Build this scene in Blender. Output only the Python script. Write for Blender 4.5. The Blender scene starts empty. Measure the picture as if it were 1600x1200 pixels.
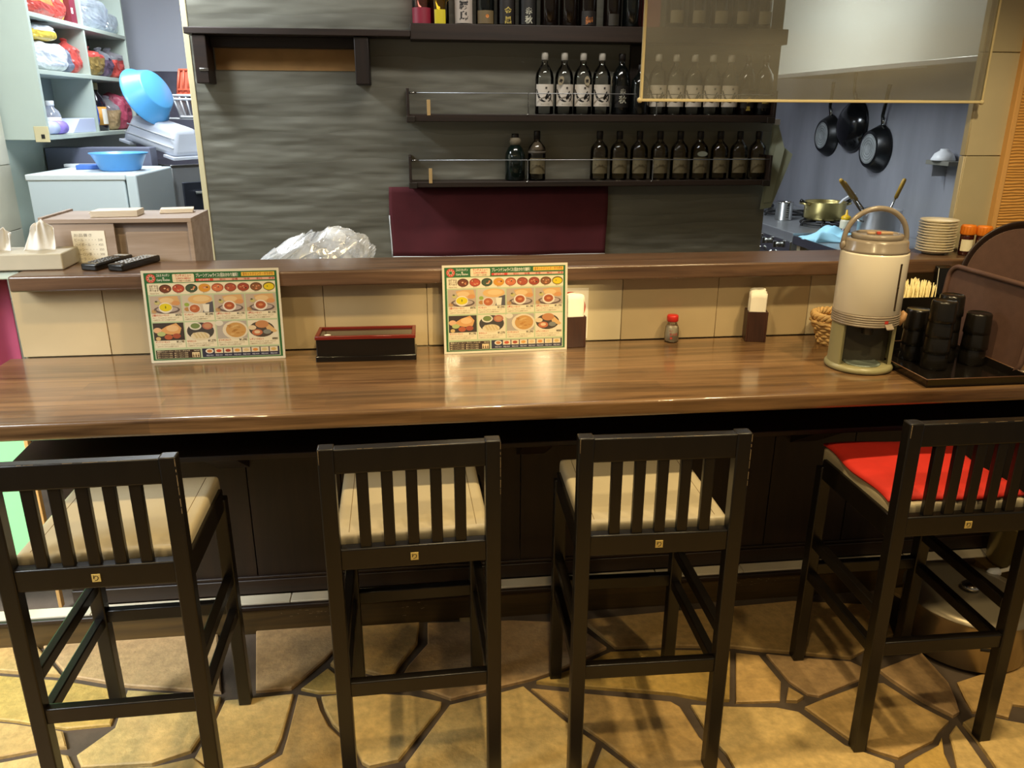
import bpy, bmesh, math, random
from mathutils import Vector, Matrix

# ------------------------------------------------------------------ camera, world, light, exposure
SC = bpy.context.scene
COL = SC.collection
random.seed(7)
PITCH, YAW, ROLL = math.radians(18.9576), math.radians(7.0026), math.radians(-0.2397)
cam_d = bpy.data.cameras.new('camera'); cam = bpy.data.objects.new('camera', cam_d); COL.objects.link(cam)
cam_d.sensor_width = 36.0; cam_d.lens = 36.0 * 1240 / 1600; cam_d.clip_start = 0.02
_f = Vector((math.sin(YAW) * math.cos(PITCH), math.cos(YAW) * math.cos(PITCH), -math.sin(PITCH)))
_r = Vector((math.cos(YAW), -math.sin(YAW), 0)); _d = _f.cross(_r)
_r2 = math.cos(ROLL) * _r + math.sin(ROLL) * _d; _d2 = -math.sin(ROLL) * _r + math.cos(ROLL) * _d
cam.matrix_world = Matrix(((_r2.x, -_d2.x, -_f.x, 0), (_r2.y, -_d2.y, -_f.y, 0), (_r2.z, -_d2.z, -_f.z, 1.6), (0, 0, 0, 1)))
SC.camera = cam
vs = SC.view_settings
vs.view_transform = 'Standard'; vs.look = 'None'; vs.gamma = 1; vs.use_curve_mapping = False
vs.exposure = 0.0
W = bpy.data.worlds.new('world'); SC.world = W; W.use_nodes = True
W.node_tree.nodes['Background'].inputs[0].default_value = (1.0, 0.87, 0.68, 1)
W.node_tree.nodes['Background'].inputs[1].default_value = 0.14

def spot(name, loc, target, power, color, angle=110, blend=0.6, radius=0.045):
    l = bpy.data.lights.new(name, 'SPOT'); l.energy = power; l.color = color
    l.spot_size = math.radians(angle); l.spot_blend = blend; l.shadow_soft_size = radius
    o = bpy.data.objects.new(name, l); COL.objects.link(o); o.location = loc
    o.rotation_euler = (Vector(target) - Vector(loc)).to_track_quat('-Z', 'Y').to_euler()
    return o
def area(name, loc, target, power, color, sx, sy):
    l = bpy.data.lights.new(name, 'AREA'); l.energy = power; l.color = color
    l.shape = 'RECTANGLE'; l.size = sx; l.size_y = sy
    o = bpy.data.objects.new(name, l); COL.objects.link(o); o.location = loc
    o.rotation_euler = (Vector(target) - Vector(loc)).to_track_quat('-Z', 'Y').to_euler()
    return o
WARM = (1.0, 0.77, 0.41); COOL = (0.86, 0.94, 1.0)
for x, y, p in [(-0.95, 0.50, 22), (0.15, 0.50, 36), (1.25, 0.50, 40)]:
    spot('ceiling_spot', (x, y, 2.5), (x, y + 0.8, 0), p, WARM, 125, 0.7, 0.04)
for x, y, p in [(-0.95, 1.50, 36), (0.25, 1.50, 70), (1.35, 1.50, 76)]:
    spot('ceiling_spot', (x, y, 2.5), (x, y + 0.1, 0), p, WARM, 120, 0.7, 0.04)
for x, y, p in [(0.42, -0.75, 90), (1.09, -0.75, 260)]:
    spot('ceiling_spot', (x, y, 2.45), (0.26, 2.23, 1.05), p, WARM, 11, 0.5, 0.06)
area('entrance_daylight', (-2.4, 0.9, 2.0), (-1.55, 2.2, 0.3), 28, (0.90, 0.97, 1.0), 0.9, 1.2).data.spread = math.radians(80)
area('kitchen_tubes_and_fill', (0.5, 2.95, 2.50), (0.5, 3.3, 0.9), 10, (1.0, 0.95, 0.86), 0.9, 0.12)  # added warm fill, no tube here: lifts the middle of the olive wall
area('kitchen_tubes_and_fill', (-1.25, 3.38, 2.50), (-1.40, 4.0, 0.9), 42, COOL, 0.25, 0.9)
area('kitchen_tubes_and_fill', (-1.35, 4.85, 2.55), (-1.4, 4.9, 0), 28, COOL, 0.25, 1.0)
area('kitchen_tubes_and_fill', (1.55, 4.20, 2.50), (2.3, 4.4, 1.0), 52, COOL, 0.25, 1.4)

# ------------------------------------------------------------------ helpers
def lin(h):
    h = h.lstrip('#'); v = [int(h[i:i + 2], 16) / 255 for i in (0, 2, 4)]
    return tuple(c / 12.92 if c <= 0.04045 else ((c + 0.055) / 1.055) ** 2.4 for c in v) + (1,)
MATS = {}
def mat(name, col, rough=0.5, metal=0.0, var=0.0, scale=6.0, bump=0.0, bscale=40.0, spec=0.5, stretch=None, trans=0.0, coat=0.0, emit=None, alpha=1.0, sheen=0.0):
    """plain procedural material: colour with noise variation, fine bump"""
    m = bpy.data.materials.new(name); m.use_nodes = True; nt = m.node_tree; N = nt.nodes; L = nt.links
    b = N['Principled BSDF']
    c = lin(col) if isinstance(col, str) else col
    b.inputs['Base Color'].default_value = c; b.inputs['Roughness'].default_value = rough; b.inputs['Metallic'].default_value = metal
    b.inputs['Specular IOR Level'].default_value = spec
    if trans: b.inputs['Transmission Weight'].default_value = trans
    if coat: b.inputs['Coat Weight'].default_value = coat; b.inputs['Coat Roughness'].default_value = 0.12
    if alpha < 1: b.inputs['Alpha'].default_value = alpha
    if sheen: b.inputs['Sheen Weight'].default_value = sheen
    if emit: b.inputs['Emission Color'].default_value = lin(emit[0]); b.inputs['Emission Strength'].default_value = emit[1]
    if var or bump:
        tc = N.new('ShaderNodeTexCoord'); mp = N.new('ShaderNodeMapping'); L.new(tc.outputs['Object'], mp.inputs[0])
        if stretch: mp.inputs['Scale'].default_value = stretch
    if var:
        nz = N.new('ShaderNodeTexNoise'); nz.inputs['Scale'].default_value = scale; nz.inputs['Detail'].default_value = 6
        L.new(mp.outputs[0], nz.inputs[0])
        cr = N.new('ShaderNodeValToRGB'); cr.color_ramp.elements[0].position = 0.3; cr.color_ramp.elements[1].position = 0.7
        cr.color_ramp.elements[0].color = tuple(x * (1 - var) for x in c[:3]) + (1,)
        cr.color_ramp.elements[1].color = tuple(min(1, x * (1 + var)) for x in c[:3]) + (1,)
        L.new(nz.outputs[0], cr.inputs[0]); L.new(cr.outputs[0], b.inputs['Base Color'])
    if bump:
        n2 = N.new('ShaderNodeTexNoise'); n2.inputs['Scale'].default_value = bscale; n2.inputs['Detail'].default_value = 4
        L.new(mp.outputs[0], n2.inputs[0])
        bp = N.new('ShaderNodeBump'); bp.inputs['Strength'].default_value = bump; bp.inputs['Distance'].default_value = 0.004
        L.new(n2.outputs[0], bp.inputs['Height']); L.new(bp.outputs[0], b.inputs['Normal'])
    MATS[name] = m
    return m
def wood(name, dark, light, rough=0.3, scale=1.0, axis='X', staves=False, coat=0.0, bump=0.05):
    m = bpy.data.materials.new(name); m.use_nodes = True; nt = m.node_tree; N = nt.nodes; L = nt.links
    b = N['Principled BSDF']; b.inputs['Roughness'].default_value = rough
    if coat: b.inputs['Coat Weight'].default_value = coat; b.inputs['Coat Roughness'].default_value = 0.18
    tc = N.new('ShaderNodeTexCoord'); mp = N.new('ShaderNodeMapping'); L.new(tc.outputs['Object'], mp.inputs[0])
    s = {'X': (1.2, 22, 22), 'Y': (22, 1.2, 22), 'Z': (22, 22, 1.2)}[axis]
    mp.inputs['Scale'].default_value = tuple(v * scale for v in s)
    nz = N.new('ShaderNodeTexNoise'); nz.inputs['Scale'].default_value = 1.6; nz.inputs['Detail'].default_value = 8; nz.inputs['Roughness'].default_value = 0.65
    nz.inputs['Distortion'].default_value = 0.6
    L.new(mp.outputs[0], nz.inputs[0])
    cr = N.new('ShaderNodeValToRGB'); e = cr.color_ramp.elements
    e[0].position = 0.32; e[1].position = 0.68; e[0].color = lin(dark); e[1].color = lin(light)
    L.new(nz.outputs[0], cr.inputs[0])
    out = cr.outputs[0]
    if staves:      # glued staves: long narrow strips of slightly different tone
        br = N.new('ShaderNodeTexBrick'); br.inputs['Scale'].default_value = 1.0
        br.inputs['Brick Width'].default_value = 0.62; br.inputs['Row Height'].default_value = 0.048; br.inputs['Mortar Size'].default_value = 0.0
        br.inputs['Color1'].default_value = (0.45, 0.45, 0.45, 1); br.inputs['Color2'].default_value = (1, 1, 1, 1); br.offset = 0.37
        L.new(tc.outputs['Object'], br.inputs[0])
        mx = N.new('ShaderNodeMixRGB'); mx.blend_type = 'MULTIPLY'; mx.inputs[0].default_value = 0.6
        L.new(cr.outputs[0], mx.inputs[1]); L.new(br.outputs[0], mx.inputs[2]); out = mx.outputs[0]
    L.new(out, b.inputs['Base Color'])
    bp = N.new('ShaderNodeBump'); bp.inputs['Strength'].default_value = bump; bp.inputs['Distance'].default_value = 0.003
    L.new(nz.outputs[0], bp.inputs['Height']); L.new(bp.outputs[0], b.inputs['Normal'])
    MATS[name] = m
    return m
def thin_glass(name, tint=(1, 1, 1, 1), gloss=0.06, rough=0.02, haze=0.0, hazecol=(0.6, 0.58, 0.5, 1), streak=None):
    m = bpy.data.materials.new(name); m.use_nodes = True; nt = m.node_tree; N = nt.nodes; L = nt.links
    N.remove(N['Principled BSDF']); o = N['Material Output']
    t = N.new('ShaderNodeBsdfTransparent'); t.inputs[0].default_value = tint
    g = N.new('ShaderNodeBsdfGlossy'); g.inputs['Roughness'].default_value = rough
    fr = N.new('ShaderNodeFresnel'); fr.inputs[0].default_value = 1.45
    ad = N.new('ShaderNodeMath'); ad.operation = 'ADD'; ad.inputs[1].default_value = gloss; L.new(fr.outputs[0], ad.inputs[0])
    x = N.new('ShaderNodeMixShader'); L.new(ad.outputs[0], x.inputs[0]); L.new(t.outputs[0], x.inputs[1]); L.new(g.outputs[0], x.inputs[2])
    last = x
    if haze:
        df = N.new('ShaderNodeBsdfDiffuse'); df.inputs[0].default_value = hazecol
        tl = N.new('ShaderNodeBsdfTranslucent'); tl.inputs[0].default_value = hazecol
        h = N.new('ShaderNodeAddShader'); L.new(df.outputs[0], h.inputs[0]); L.new(tl.outputs[0], h.inputs[1])
        y = N.new('ShaderNodeMixShader'); y.inputs[0].default_value = haze
        if streak:
            tc = N.new('ShaderNodeTexCoord'); mp = N.new('ShaderNodeMapping'); mp.inputs['Scale'].default_value = streak
            nz = N.new('ShaderNodeTexNoise'); nz.inputs['Scale'].default_value = 3; nz.inputs['Detail'].default_value = 5
            L.new(tc.outputs['Object'], mp.inputs[0]); L.new(mp.outputs[0], nz.inputs[0])
            mm = N.new('ShaderNodeMath'); mm.operation = 'MULTIPLY'; mm.inputs[1].default_value = haze * 2; L.new(nz.outputs[0], mm.inputs[0]); L.new(mm.outputs[0], y.inputs[0])
        L.new(last.outputs[0], y.inputs[1]); L.new(h.outputs[0], y.inputs[2]); last = y
    L.new(last.outputs[0], o.inputs[0])
    MATS[name] = m
    return m

class MB:
    """collects shapes into one mesh; mi is the material slot"""
    def __init__(s): s.b = bmesh.new(); s.mi = 0; s.M = Matrix()
    def _new(s, vs, fs, smooth=False):
        V = [s.b.verts.new(s.M @ Vector(v)) for v in vs]
        out = []
        for f in fs:
            try:
                F = s.b.faces.new([V[i] for i in f]); F.material_index = s.mi; F.smooth = smooth; out.append(F)
            except ValueError: pass
        return V, out
    def box(s, x0, x1, y0, y1, z0, z1, bev=0.0, seg=2):
        vs = [(x, y, z) for x in (x0, x1) for y in (y0, y1) for z in (z0, z1)]
        fs = [(0, 1, 3, 2), (4, 6, 7, 5), (0, 4, 5, 1), (2, 3, 7, 6), (0, 2, 6, 4), (1, 5, 7, 3)]
        V, F = s._new(vs, fs)
        if bev > 0:
            E = list({e for f in F for e in f.edges})
            r = bmesh.ops.bevel(s.b, geom=E, offset=bev, segments=seg, affect='EDGES', profile=0.6, clamp_overlap=True)
            for f in r['faces']: f.material_index = s.mi; f.smooth = True
        return s
    def hexa(s, pts, bev=0.0):
        """8 points in box order (x,y,z nested) for skewed boxes"""
        fs = [(0, 1, 3, 2), (4, 6, 7, 5), (0, 4, 5, 1), (2, 3, 7, 6), (0, 2, 6, 4), (1, 5, 7, 3)]
        V, F = s._new(pts, fs)
        if bev > 0:
            E = list({e for f in F for e in f.edges})
            r = bmesh.ops.bevel(s.b, geom=E, offset=bev, segments=2, affect='EDGES', profile=0.6, clamp_overlap=True)
            for f in r['faces']: f.material_index = s.mi; f.smooth = True
        return s
    def lathe(s, prof, n=24, cx=0, cy=0, a0=0.0, a1=None, cap=True):
        """profile [(r,z)] spun about z at (cx,cy)"""
        full = a1 is None
        A = [a0 + (2 * math.pi if full else (a1 - a0)) * i / n for i in range(n if full else n + 1)]
        vs = [(cx + r * math.cos(a), cy + r * math.sin(a), z) for r, z in prof for a in A]
        k = len(A); fs = []
        for j in range(len(prof) - 1):
            for i in range(k if full else k - 1):
                i2 = (i + 1) % k
                fs.append((j * k + i, j * k + i2, (j + 1) * k + i2, (j + 1) * k + i))
        if cap and full:
            if prof[0][0] > 1e-6: fs.append(tuple(range(k - 1, -1, -1)))
            if prof[-1][0] > 1e-6: fs.append(tuple((len(prof) - 1) * k + i for i in range(k)))
        V, F = s._new(vs, fs, True)
        for f in F:
            if len(f.verts) > 4: f.smooth = False
        return s
    def cyl(s, r, z0, z1, n=20, cx=0, cy=0, bev=0.0):
        if bev: return s.lathe([(r - bev, z0), (r, z0 + bev), (r, z1 - bev), (r - bev, z1)], n, cx, cy)
        return s.lathe([(r, z0), (r, z1)], n, cx, cy)
    def tube(s, path, r, n=8, closed=False):
        P = [Vector(p) for p in path]; k = len(P); R = r if isinstance(r, (list, tuple)) else [r] * k
        up = None; vs = []
        for i, p in enumerate(P):
            t = (P[(i + 1) % k] - P[i - 1]) if closed else (P[min(i + 1, k - 1)] - P[max(i - 1, 0)])
            t.normalize()
            if up is None:
                up = Vector((0, 0, 1)) if abs(t.z) < 0.9 else Vector((1, 0, 0))
            a = t.cross(up)
            if a.length < 1e-6: a = t.cross(Vector((1, 0, 0)))
            a.normalize(); b = a.cross(t); up = b
            vs += [p + R[i] * (math.cos(2 * math.pi * j / n) * a + math.sin(2 * math.pi * j / n) * b) for j in range(n)]
        fs = []
        for i in range(k if closed else k - 1):
            i2 = (i + 1) % k
            for j in range(n):
                j2 = (j + 1) % n
                fs.append((i * n + j, i2 * n + j, i2 * n + j2, i * n + j2))
        if not closed: fs += [tuple(range(n)), tuple((k - 1) * n + j for j in range(n - 1, -1, -1))]
        s._new(vs, fs, True); return s
    def prism(s, poly, z0, z1, bev=0.0):
        k = len(poly)
        a = sum(poly[i][0] * poly[(i + 1) % k][1] - poly[(i + 1) % k][0] * poly[i][1] for i in range(k))
        if a < 0: poly = poly[::-1]
        if bev:
            c = [sum(p[i] for p in poly) / k for i in (0, 1)]
            ins = []
            for p in poly:
                d = math.hypot(p[0] - c[0], p[1] - c[1]) or 1
                ins.append((p[0] - (p[0] - c[0]) / d * bev, p[1] - (p[1] - c[1]) / d * bev))
            vs = [(p[0], p[1], z0) for p in poly] + [(p[0], p[1], z1 - bev * 0.6) for p in poly] + [(p[0], p[1], z1) for p in ins]
            fs = [(j * k + i, j * k + (i + 1) % k, (j + 1) * k + (i + 1) % k, (j + 1) * k + i) for j in (0, 1) for i in range(k)]
            fs += [tuple(2 * k + i for i in range(k)), tuple(range(k - 1, -1, -1))]
        else:
            vs = [(p[0], p[1], z0) for p in poly] + [(p[0], p[1], z1) for p in poly]
            fs = [(i, (i + 1) % k, k + (i + 1) % k, k + i) for i in range(k)]
            fs += [tuple(k + i for i in range(k)), tuple(range(k - 1, -1, -1))]
        s._new(vs, fs); return s
    def ell(s, c, r, n=16, m=10, M=None):
        vs = []; fs = []
        for j in range(m + 1):
            t = math.pi * j / m
            for i in range(n):
                a = 2 * math.pi * i / n
                v = Vector((r[0] * math.sin(t) * math.cos(a), r[1] * math.sin(t) * math.sin(a), r[2] * math.cos(t)))
                if M: v = M @ v
                vs.append(v + Vector(c))
        for j in range(m):
            for i in range(n):
                fs.append((j * n + i, (j + 1) * n + i, (j + 1) * n + (i + 1) % n, j * n + (i + 1) % n))
        s._new(vs, fs, True); return s
    def quad(s, a, b, c, d): s._new([a, b, c, d], [(0, 1, 2, 3)]); return s
    def grid(s, fn, nu, nv, smooth=True):
        vs = [fn(i / nu, j / nv) for j in range(nv + 1) for i in range(nu + 1)]
        fs = [(j * (nu + 1) + i, j * (nu + 1) + i + 1, (j + 1) * (nu + 1) + i + 1, (j + 1) * (nu + 1) + i) for j in range(nv) for i in range(nu)]
        s._new(vs, fs, smooth); return s
    def build(s, name, mats, parent=None, loc=None, rot=None, solid=0.0):
        me = bpy.data.meshes.new(name)
        bmesh.ops.remove_doubles(s.b, verts=s.b.verts, dist=1e-6)
        bmesh.ops.recalc_face_normals(s.b, faces=s.b.faces)
        s.b.to_mesh(me); s.b.free()
        for m in (mats if isinstance(mats, (list, tuple)) else [mats]): me.materials.append(m)
        o = bpy.data.objects.new(name, me); COL.objects.link(o)
        if parent: o.parent = parent
        if loc: o.location = loc
        if rot: o.rotation_euler = rot
        if solid:
            md = o.modifiers.new('thickness', 'SOLIDIFY'); md.thickness = solid; md.offset = 0
        return o
def tag(o, label=None, cat=None, group=None, kind=None):
    if label: o['label'] = label
    if cat: o['category'] = cat
    if group: o['group'] = group
    if kind: o['kind'] = kind
    return o
def thing(name, label, cat, loc=(0, 0, 0), rotz=0.0, group=None):
    o = bpy.data.objects.new(name, None); COL.objects.link(o); o.empty_display_size = 0.05
    o.location = loc; o.rotation_euler = (0, 0, rotz)
    return tag(o, label, cat, group)
def kids(o): return [c for c in COL.objects if c.parent == o]
def dup(o, loc=None, rotz=None, label=None, group=None):
    c = o.copy(); COL.objects.link(c)
    if loc is not None: c.location = loc
    if rotz is not None: c.rotation_euler = (0, 0, rotz)
    if label: c['label'] = label
    if group: c['group'] = group
    for ch in kids(o):
        k = ch.copy(); COL.objects.link(k); k.parent = c
        for g in kids(ch):
            q = g.copy(); COL.objects.link(q); q.parent = k
    return c
TXT = {}
def text_geo(body, bold=False):
    """flat outline of the lettering as (verts2d, faces), cap height about 0.7, left aligned at 0"""
    key = (body, bold)
    if key in TXT: return TXT[key]
    cu = bpy.data.curves.new('lettering', 'FONT'); cu.body = body; cu.size = 1.0; cu.resolution_u = 2
    if bold: cu.offset = 0.02
    o = bpy.data.objects.new('lettering', cu); COL.objects.link(o)
    dg = bpy.context.evaluated_depsgraph_get()
    me = bpy.data.meshes.new_from_object(o.evaluated_get(dg))
    vs = [(v.co.x, v.co.y) for v in me.vertices]; fs = [tuple(p.vertices) for p in me.polygons]
    bpy.data.objects.remove(o); bpy.data.curves.remove(cu); bpy.data.meshes.remove(me)
    TXT[key] = (vs, fs)
    return TXT[key]
def put_text(mb, body, x, y, h, fn, width=None, bold=False, center=False):
    """adds lettering; fn maps (u,v) of the flat layout to a 3D point"""
    vs, fs = text_geo(body, bold)
    if not vs: return
    x0 = min(v[0] for v in vs); x1 = max(v[0] for v in vs)
    sx = h if width is None else width / max(1e-6, x1 - x0)
    ox = x - (x1 - x0) * sx / 2 if center else x
    mb._new([fn(ox + (v[0] - x0) * sx, y + v[1] * h) for v in vs], fs)
# ------------------------------------------------------------------ materials
def ridged(name, col, col2, scale, dist, strength, distance, rough=0.75, axis='Z', profile='SAW', dscale=1.0):
    m = bpy.data.materials.new(name); m.use_nodes = True; nt = m.node_tree; N = nt.nodes; L = nt.links
    b = N['Principled BSDF']; b.inputs['Roughness'].default_value = rough
    tc = N.new('ShaderNodeTexCoord'); mp = N.new('ShaderNodeMapping'); L.new(tc.outputs['Object'], mp.inputs[0])
    mp.inputs['Scale'].default_value = (0.24, 0.24, 1)
    wv = N.new('ShaderNodeTexWave'); wv.wave_type = 'BANDS'; wv.bands_direction = axis; wv.wave_profile = profile
    wv.inputs['Scale'].default_value = scale; wv.inputs['Distortion'].default_value = dist; wv.inputs['Detail'].default_value = 3
    wv.inputs['Detail Scale'].default_value = dscale; wv.inputs['Detail Roughness'].default_value = 0.55
    L.new(mp.outputs[0], wv.inputs[0])
    cr = N.new('ShaderNodeValToRGB'); cr.color_ramp.elements[0].color = lin(col); cr.color_ramp.elements[1].color = lin(col2)
    L.new(wv.outputs[1], cr.inputs[0]); L.new(cr.outputs[0], b.inputs['Base Color'])
    bp = N.new('ShaderNodeBump'); bp.inputs['Strength'].default_value = strength; bp.inputs['Distance'].default_value = distance
    L.new(wv.outputs[1], bp.inputs['Height']); L.new(bp.outputs[0], b.inputs['Normal'])
    return m
M_counter = wood('counter_wood', '#4c3520', '#94704a', 0.30, 1.0, 'X', staves=True, coat=0.8, bump=0.04)
_b = M_counter.node_tree.nodes['Principled BSDF']; _b.inputs['Coat Roughness'].default_value = 0.06
def grain_normal(m, strength, dist):
    nt = m.node_tree; N = nt.nodes; L = nt.links; tc = N.new('ShaderNodeTexCoord'); mp = N.new('ShaderNodeMapping'); mp.inputs['Scale'].default_value = (3, 160, 160)
    nz = N.new('ShaderNodeTexNoise'); nz.inputs['Scale'].default_value = 2; nz.inputs['Detail'].default_value = 3; bp = N.new('ShaderNodeBump')
    bp.inputs['Strength'].default_value = strength; bp.inputs['Distance'].default_value = dist
    L.new(tc.outputs['Object'], mp.inputs[0]); L.new(mp.outputs[0], nz.inputs[0]); L.new(nz.outputs[0], bp.inputs['Height']); L.new(bp.outputs[0], N['Principled BSDF'].inputs['Coat Normal'])
grain_normal(M_counter, 0.6, 0.00028)
M_ledge = wood('ledge_wood', '#453225', '#6f543f', 0.28, 1.0, 'X', coat=0.3)
M_dark = wood('dark_stained_wood', '#1a100a', '#2e1d12', 0.45, 1.0, 'X')
M_darkz = wood('dark_stained_upright', '#170e09', '#281a10', 0.5, 1.0, 'Z')
M_panel = wood('dark_panel_wood', '#1c120b', '#2c1d12', 0.5, 0.8, 'Z')
M_step = wood('worn_step_wood', '#3c2d17', '#5a4522', 0.45, 0.8, 'X')
M_shelf = wood('shelf_wood', '#211812', '#35261d', 0.5, 1.0, 'X')
M_black = mat('black_painted_wood', '#14100c', 0.34, var=0.25, scale=30, bump=0.04, bscale=90, stretch=(1, 1, 0.15))
M_wear = mat('bare_wood_edge', '#8d7a5c', 0.6, var=0.4, scale=60)
M_vinyl = mat('cream_vinyl', '#b8ab8e', 0.42, var=0.06, scale=8, bump=0.05, bscale=160)
M_seam = mat('seam_brown', '#7d6a4a', 0.6)
M_tile = [mat('beige_tile_%s' % n, c, 0.38, var=0.09, scale=3.5, bump=0.05, bscale=18) for n, c in (('warm', '#b39f7b'), ('pale', '#c9bb9b'), ('tan', '#a8936f'))]
M_stept = mat('step_tile', '#e0d3b8', .4, var=.08, scale=5)
M_ltile = [mat('grey_beige_tile_%d' % i, c, .4, var=.06, scale=4, bump=.04, bscale=18) for i, c in enumerate(('#d3cfbd', '#c9c4b0'))]
M_ptile = [mat('olive_beige_tile_%d' % i, c, .4, var=.08, scale=4, bump=.04, bscale=18) for i, c in enumerate(('#b3a98b', '#bbb194'))]
M_grout = mat('grout', '#9c8b6d', 0.9)
M_mortar = mat('floor_mortar', '#5b4d3f', 0.85, var=0.2, scale=12, bump=0.3, bscale=60)
M_stone = [mat('paving_stone_%s' % n, c, 0.6, var=0.17, scale=48, bump=0.45, bscale=110) for n, c in (('tan', '#cba668'), ('sand', '#d6b676'), ('rose', '#c4a070'), ('gold', '#cda85a'))]
M_olive = ridged('olive_plaster', '#8b897b', '#949285', 5.2, 6.5, 1.0, 0.020, dscale=1.0)
M_oak = ridged('carved_oak', '#c88d44', '#dda95e', 34.0, 7.0, 0.5, 0.005, rough=0.5, profile='SIN', dscale=0.8)
M_oakedge = mat('oak_edge', '#d9a765', 0.5)
M_trim = mat('yellowed_trim', '#cfc196', 0.5)
M_paint = mat('grey_green_paint', '#b9c4b8', 0.55, var=0.04, scale=3)
M_lilac = mat('lilac_wall_panel', '#d3d5e2', 0.4, var=0.03, scale=2)
M_stain = mat('dark_stone_panel', '#6f6c7c', 0.35, var=0.35, scale=5)
M_steel = mat('brushed_steel', '#b4b6b8', 0.3, metal=0.7, var=0.12, scale=4, bump=0.03, bscale=60, stretch=(1, 1, 0.1))
M_steelwall = mat('stained_steel_wall', '#a9abb2', 0.32, metal=0.4, var=0.22, scale=3.5, bump=0.04, bscale=40, stretch=(1, 1, 0.25))
M_chrome = mat('polished_steel', '#c9c9c6', 0.16, metal=1.0)
M_white = mat('white_plastic', '#e6e8ea', 0.4)
M_hood = mat('hood_white_sheet', '#c9cccb', 0.35, var=0.04, scale=2)
M_ceil = mat('ceiling_paint', '#b8ab95', 0.9)
M_blackp = mat('black_plastic', '#15130f', 0.22)
M_blackm = mat('black_lacquer', '#120f0d', 0.14)
M_red = mat('red_lacquer', '#6d1f16', 0.25)
M_paper = mat('white_paper', '#ece6d6', 0.8, var=0.03, scale=20)
M_ink = mat('black_ink', '#1b1815', 0.6)
M_gold = mat('gold_ink', '#b9a24a', 0.5)
M_silver = mat('silver_ink', '#b8b5a2', 0.5)

def structure(o): o['kind'] = 'structure'; return o
# ------------------------------------------------------------------ room shell
mb = MB(); mb.box(-3.2, 3.6, -1.2, 6.6, -0.10, 0.0); floor = structure(mb.build('floor', M_mortar))
mb = MB(); mb.box(-3.2, 3.6, -1.2, 6.6, 2.60, 2.68); structure(mb.build('ceiling', M_ceil))
mb = MB(); mb.box(-2.25, 3.0, 6.45, 6.6, 1.865, 2.6); mb.mi = 1; mb.box(-2.25, 3.0, 6.455, 6.6, 0.0, 1.865)
structure(mb.build('wall_back', [M_lilac, M_stain]))
# left kitchen side wall: painted part behind the open shelving, tiles nearer the counter
mb = MB(); mb.box(-2.20, -2.03, 2.2, 6.45, 0.0, 2.6); mb.mi = 1; mb.box(-2.03, -2.012, 2.2, 4.40, 0.0, 2.6)
wl = structure(mb.build('wall_left', [M_paint, M_grout]))
k = 0
for j in range(8):
    for i in range(8):
        y0 = 4.395 - 0.30 * (i + 1); z0 = 0.075 + 0.316 * j
        if y0 < 2.15 or z0 > 2.5: continue
        mb = MB(); mb.box(-2.014, -2.0, y0 + 0.0015, y0 + 0.2985, z0 + 0.0015, min(z0 + 0.3145, 2.6), 0.0015, 1)
        mb.build('tile', M_ltile[(i * 2 + j) % 2], wl)
mb = MB(); mb.box(2.80, 2.95, 2.51, 6.45, 0.0, 2.6); structure(mb.build('wall_right', M_steelwall))
# olive partition behind the bar with its pale edge trim
mb = MB(); mb.box(-0.905, 1.692, 3.75, 3.86, 0.0, 2.6); structure(mb.build('wall_partition', M_olive))
mb = MB(); mb.box(-0.929, -0.905, 3.745, 3.865, 0.0, 2.6, 0.003); structure(mb.build('trim_1', M_trim))
# low wall carrying counter and ledge, one row of tiles facing the guests
mb = MB(); mb.box(-1.115, 2.6, 2.325, 2.44, 0.0, 1.131); wc = structure(mb.build('wall_counter', M_grout))
xs = [-1.118, -0.878, -0.574, -0.27, 0.03, 0.325, 0.622, 0.924, 1.223, 1.523, 1.823, 2.123, 2.423, 2.6]
seq = [0, 2, 0, 0, 0, 1, 0, 0, 1, 2, 0, 1, 0]
for i in range(len(xs) - 1):
    mb = MB(); mb.box(xs[i] + 0.0006, xs[i + 1] - 0.0006, 2.314 + (0.0008 if i % 2 else 0), 2.326, 0.932, 1.130, 0.0012, 1)
    mb.build('tile', M_tile[seq[i]], wc)
# dark boards below the counter
for i in range(13):
    x0 = -1.112 + 0.285 * i
    mb = MB(); mb.box(x0 + 0.0012, x0 + 0.2838, 2.312, 2.328, 0.165, 0.888, 0.0015, 1)
    mb.build('panel', M_panel, wc)
mb = MB(); mb.box(-1.112, 2.59, 2.300, 2.3135, 0.112, 0.165, 0.004); mb.box(-1.112, 2.59, 2.304, 2.313, 0.165, 0.176, 0.003)
structure(mb.build('baseboard_counter', M_dark))
# tiled pillar and carved oak wall on the right
mb = MB(); mb.box(1.732, 1.86, 2.411, 2.425, 0.9, 2.6); mb.box(1.86, 3.2, 2.42, 2.50, 0.0, 2.6); wp = structure(mb.build('wall_pillar', M_grout))
for j, z0 in enumerate((1.171, 1.473, 1.775, 2.077, 2.379)):
    mb = MB(); mb.box(1.728, 1.853, 2.40, 2.411, z0 + 0.001, min(z0 + 0.301, 2.6), 0.0015, 1); mb.build('tile', M_ptile[j % 2], wp)
    mb = MB(); mb.box(1.724, 1.729, 2.402, 2.425, z0 + 0.001, min(z0 + 0.301, 2.6), 0.0015, 1); mb.build('tile', M_ptile[(j + 1) % 2], wp)
mb = MB(); mb.box(1.862, 3.2, 2.385, 2.42, 1.18, 2.6); structure(mb.build('wall_oak', M_oak))
mb = MB(); mb.box(1.846, 1.864, 2.378, 2.42, 1.18, 2.6, 0.003); structure(mb.build('trim_2', M_oakedge))

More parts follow.
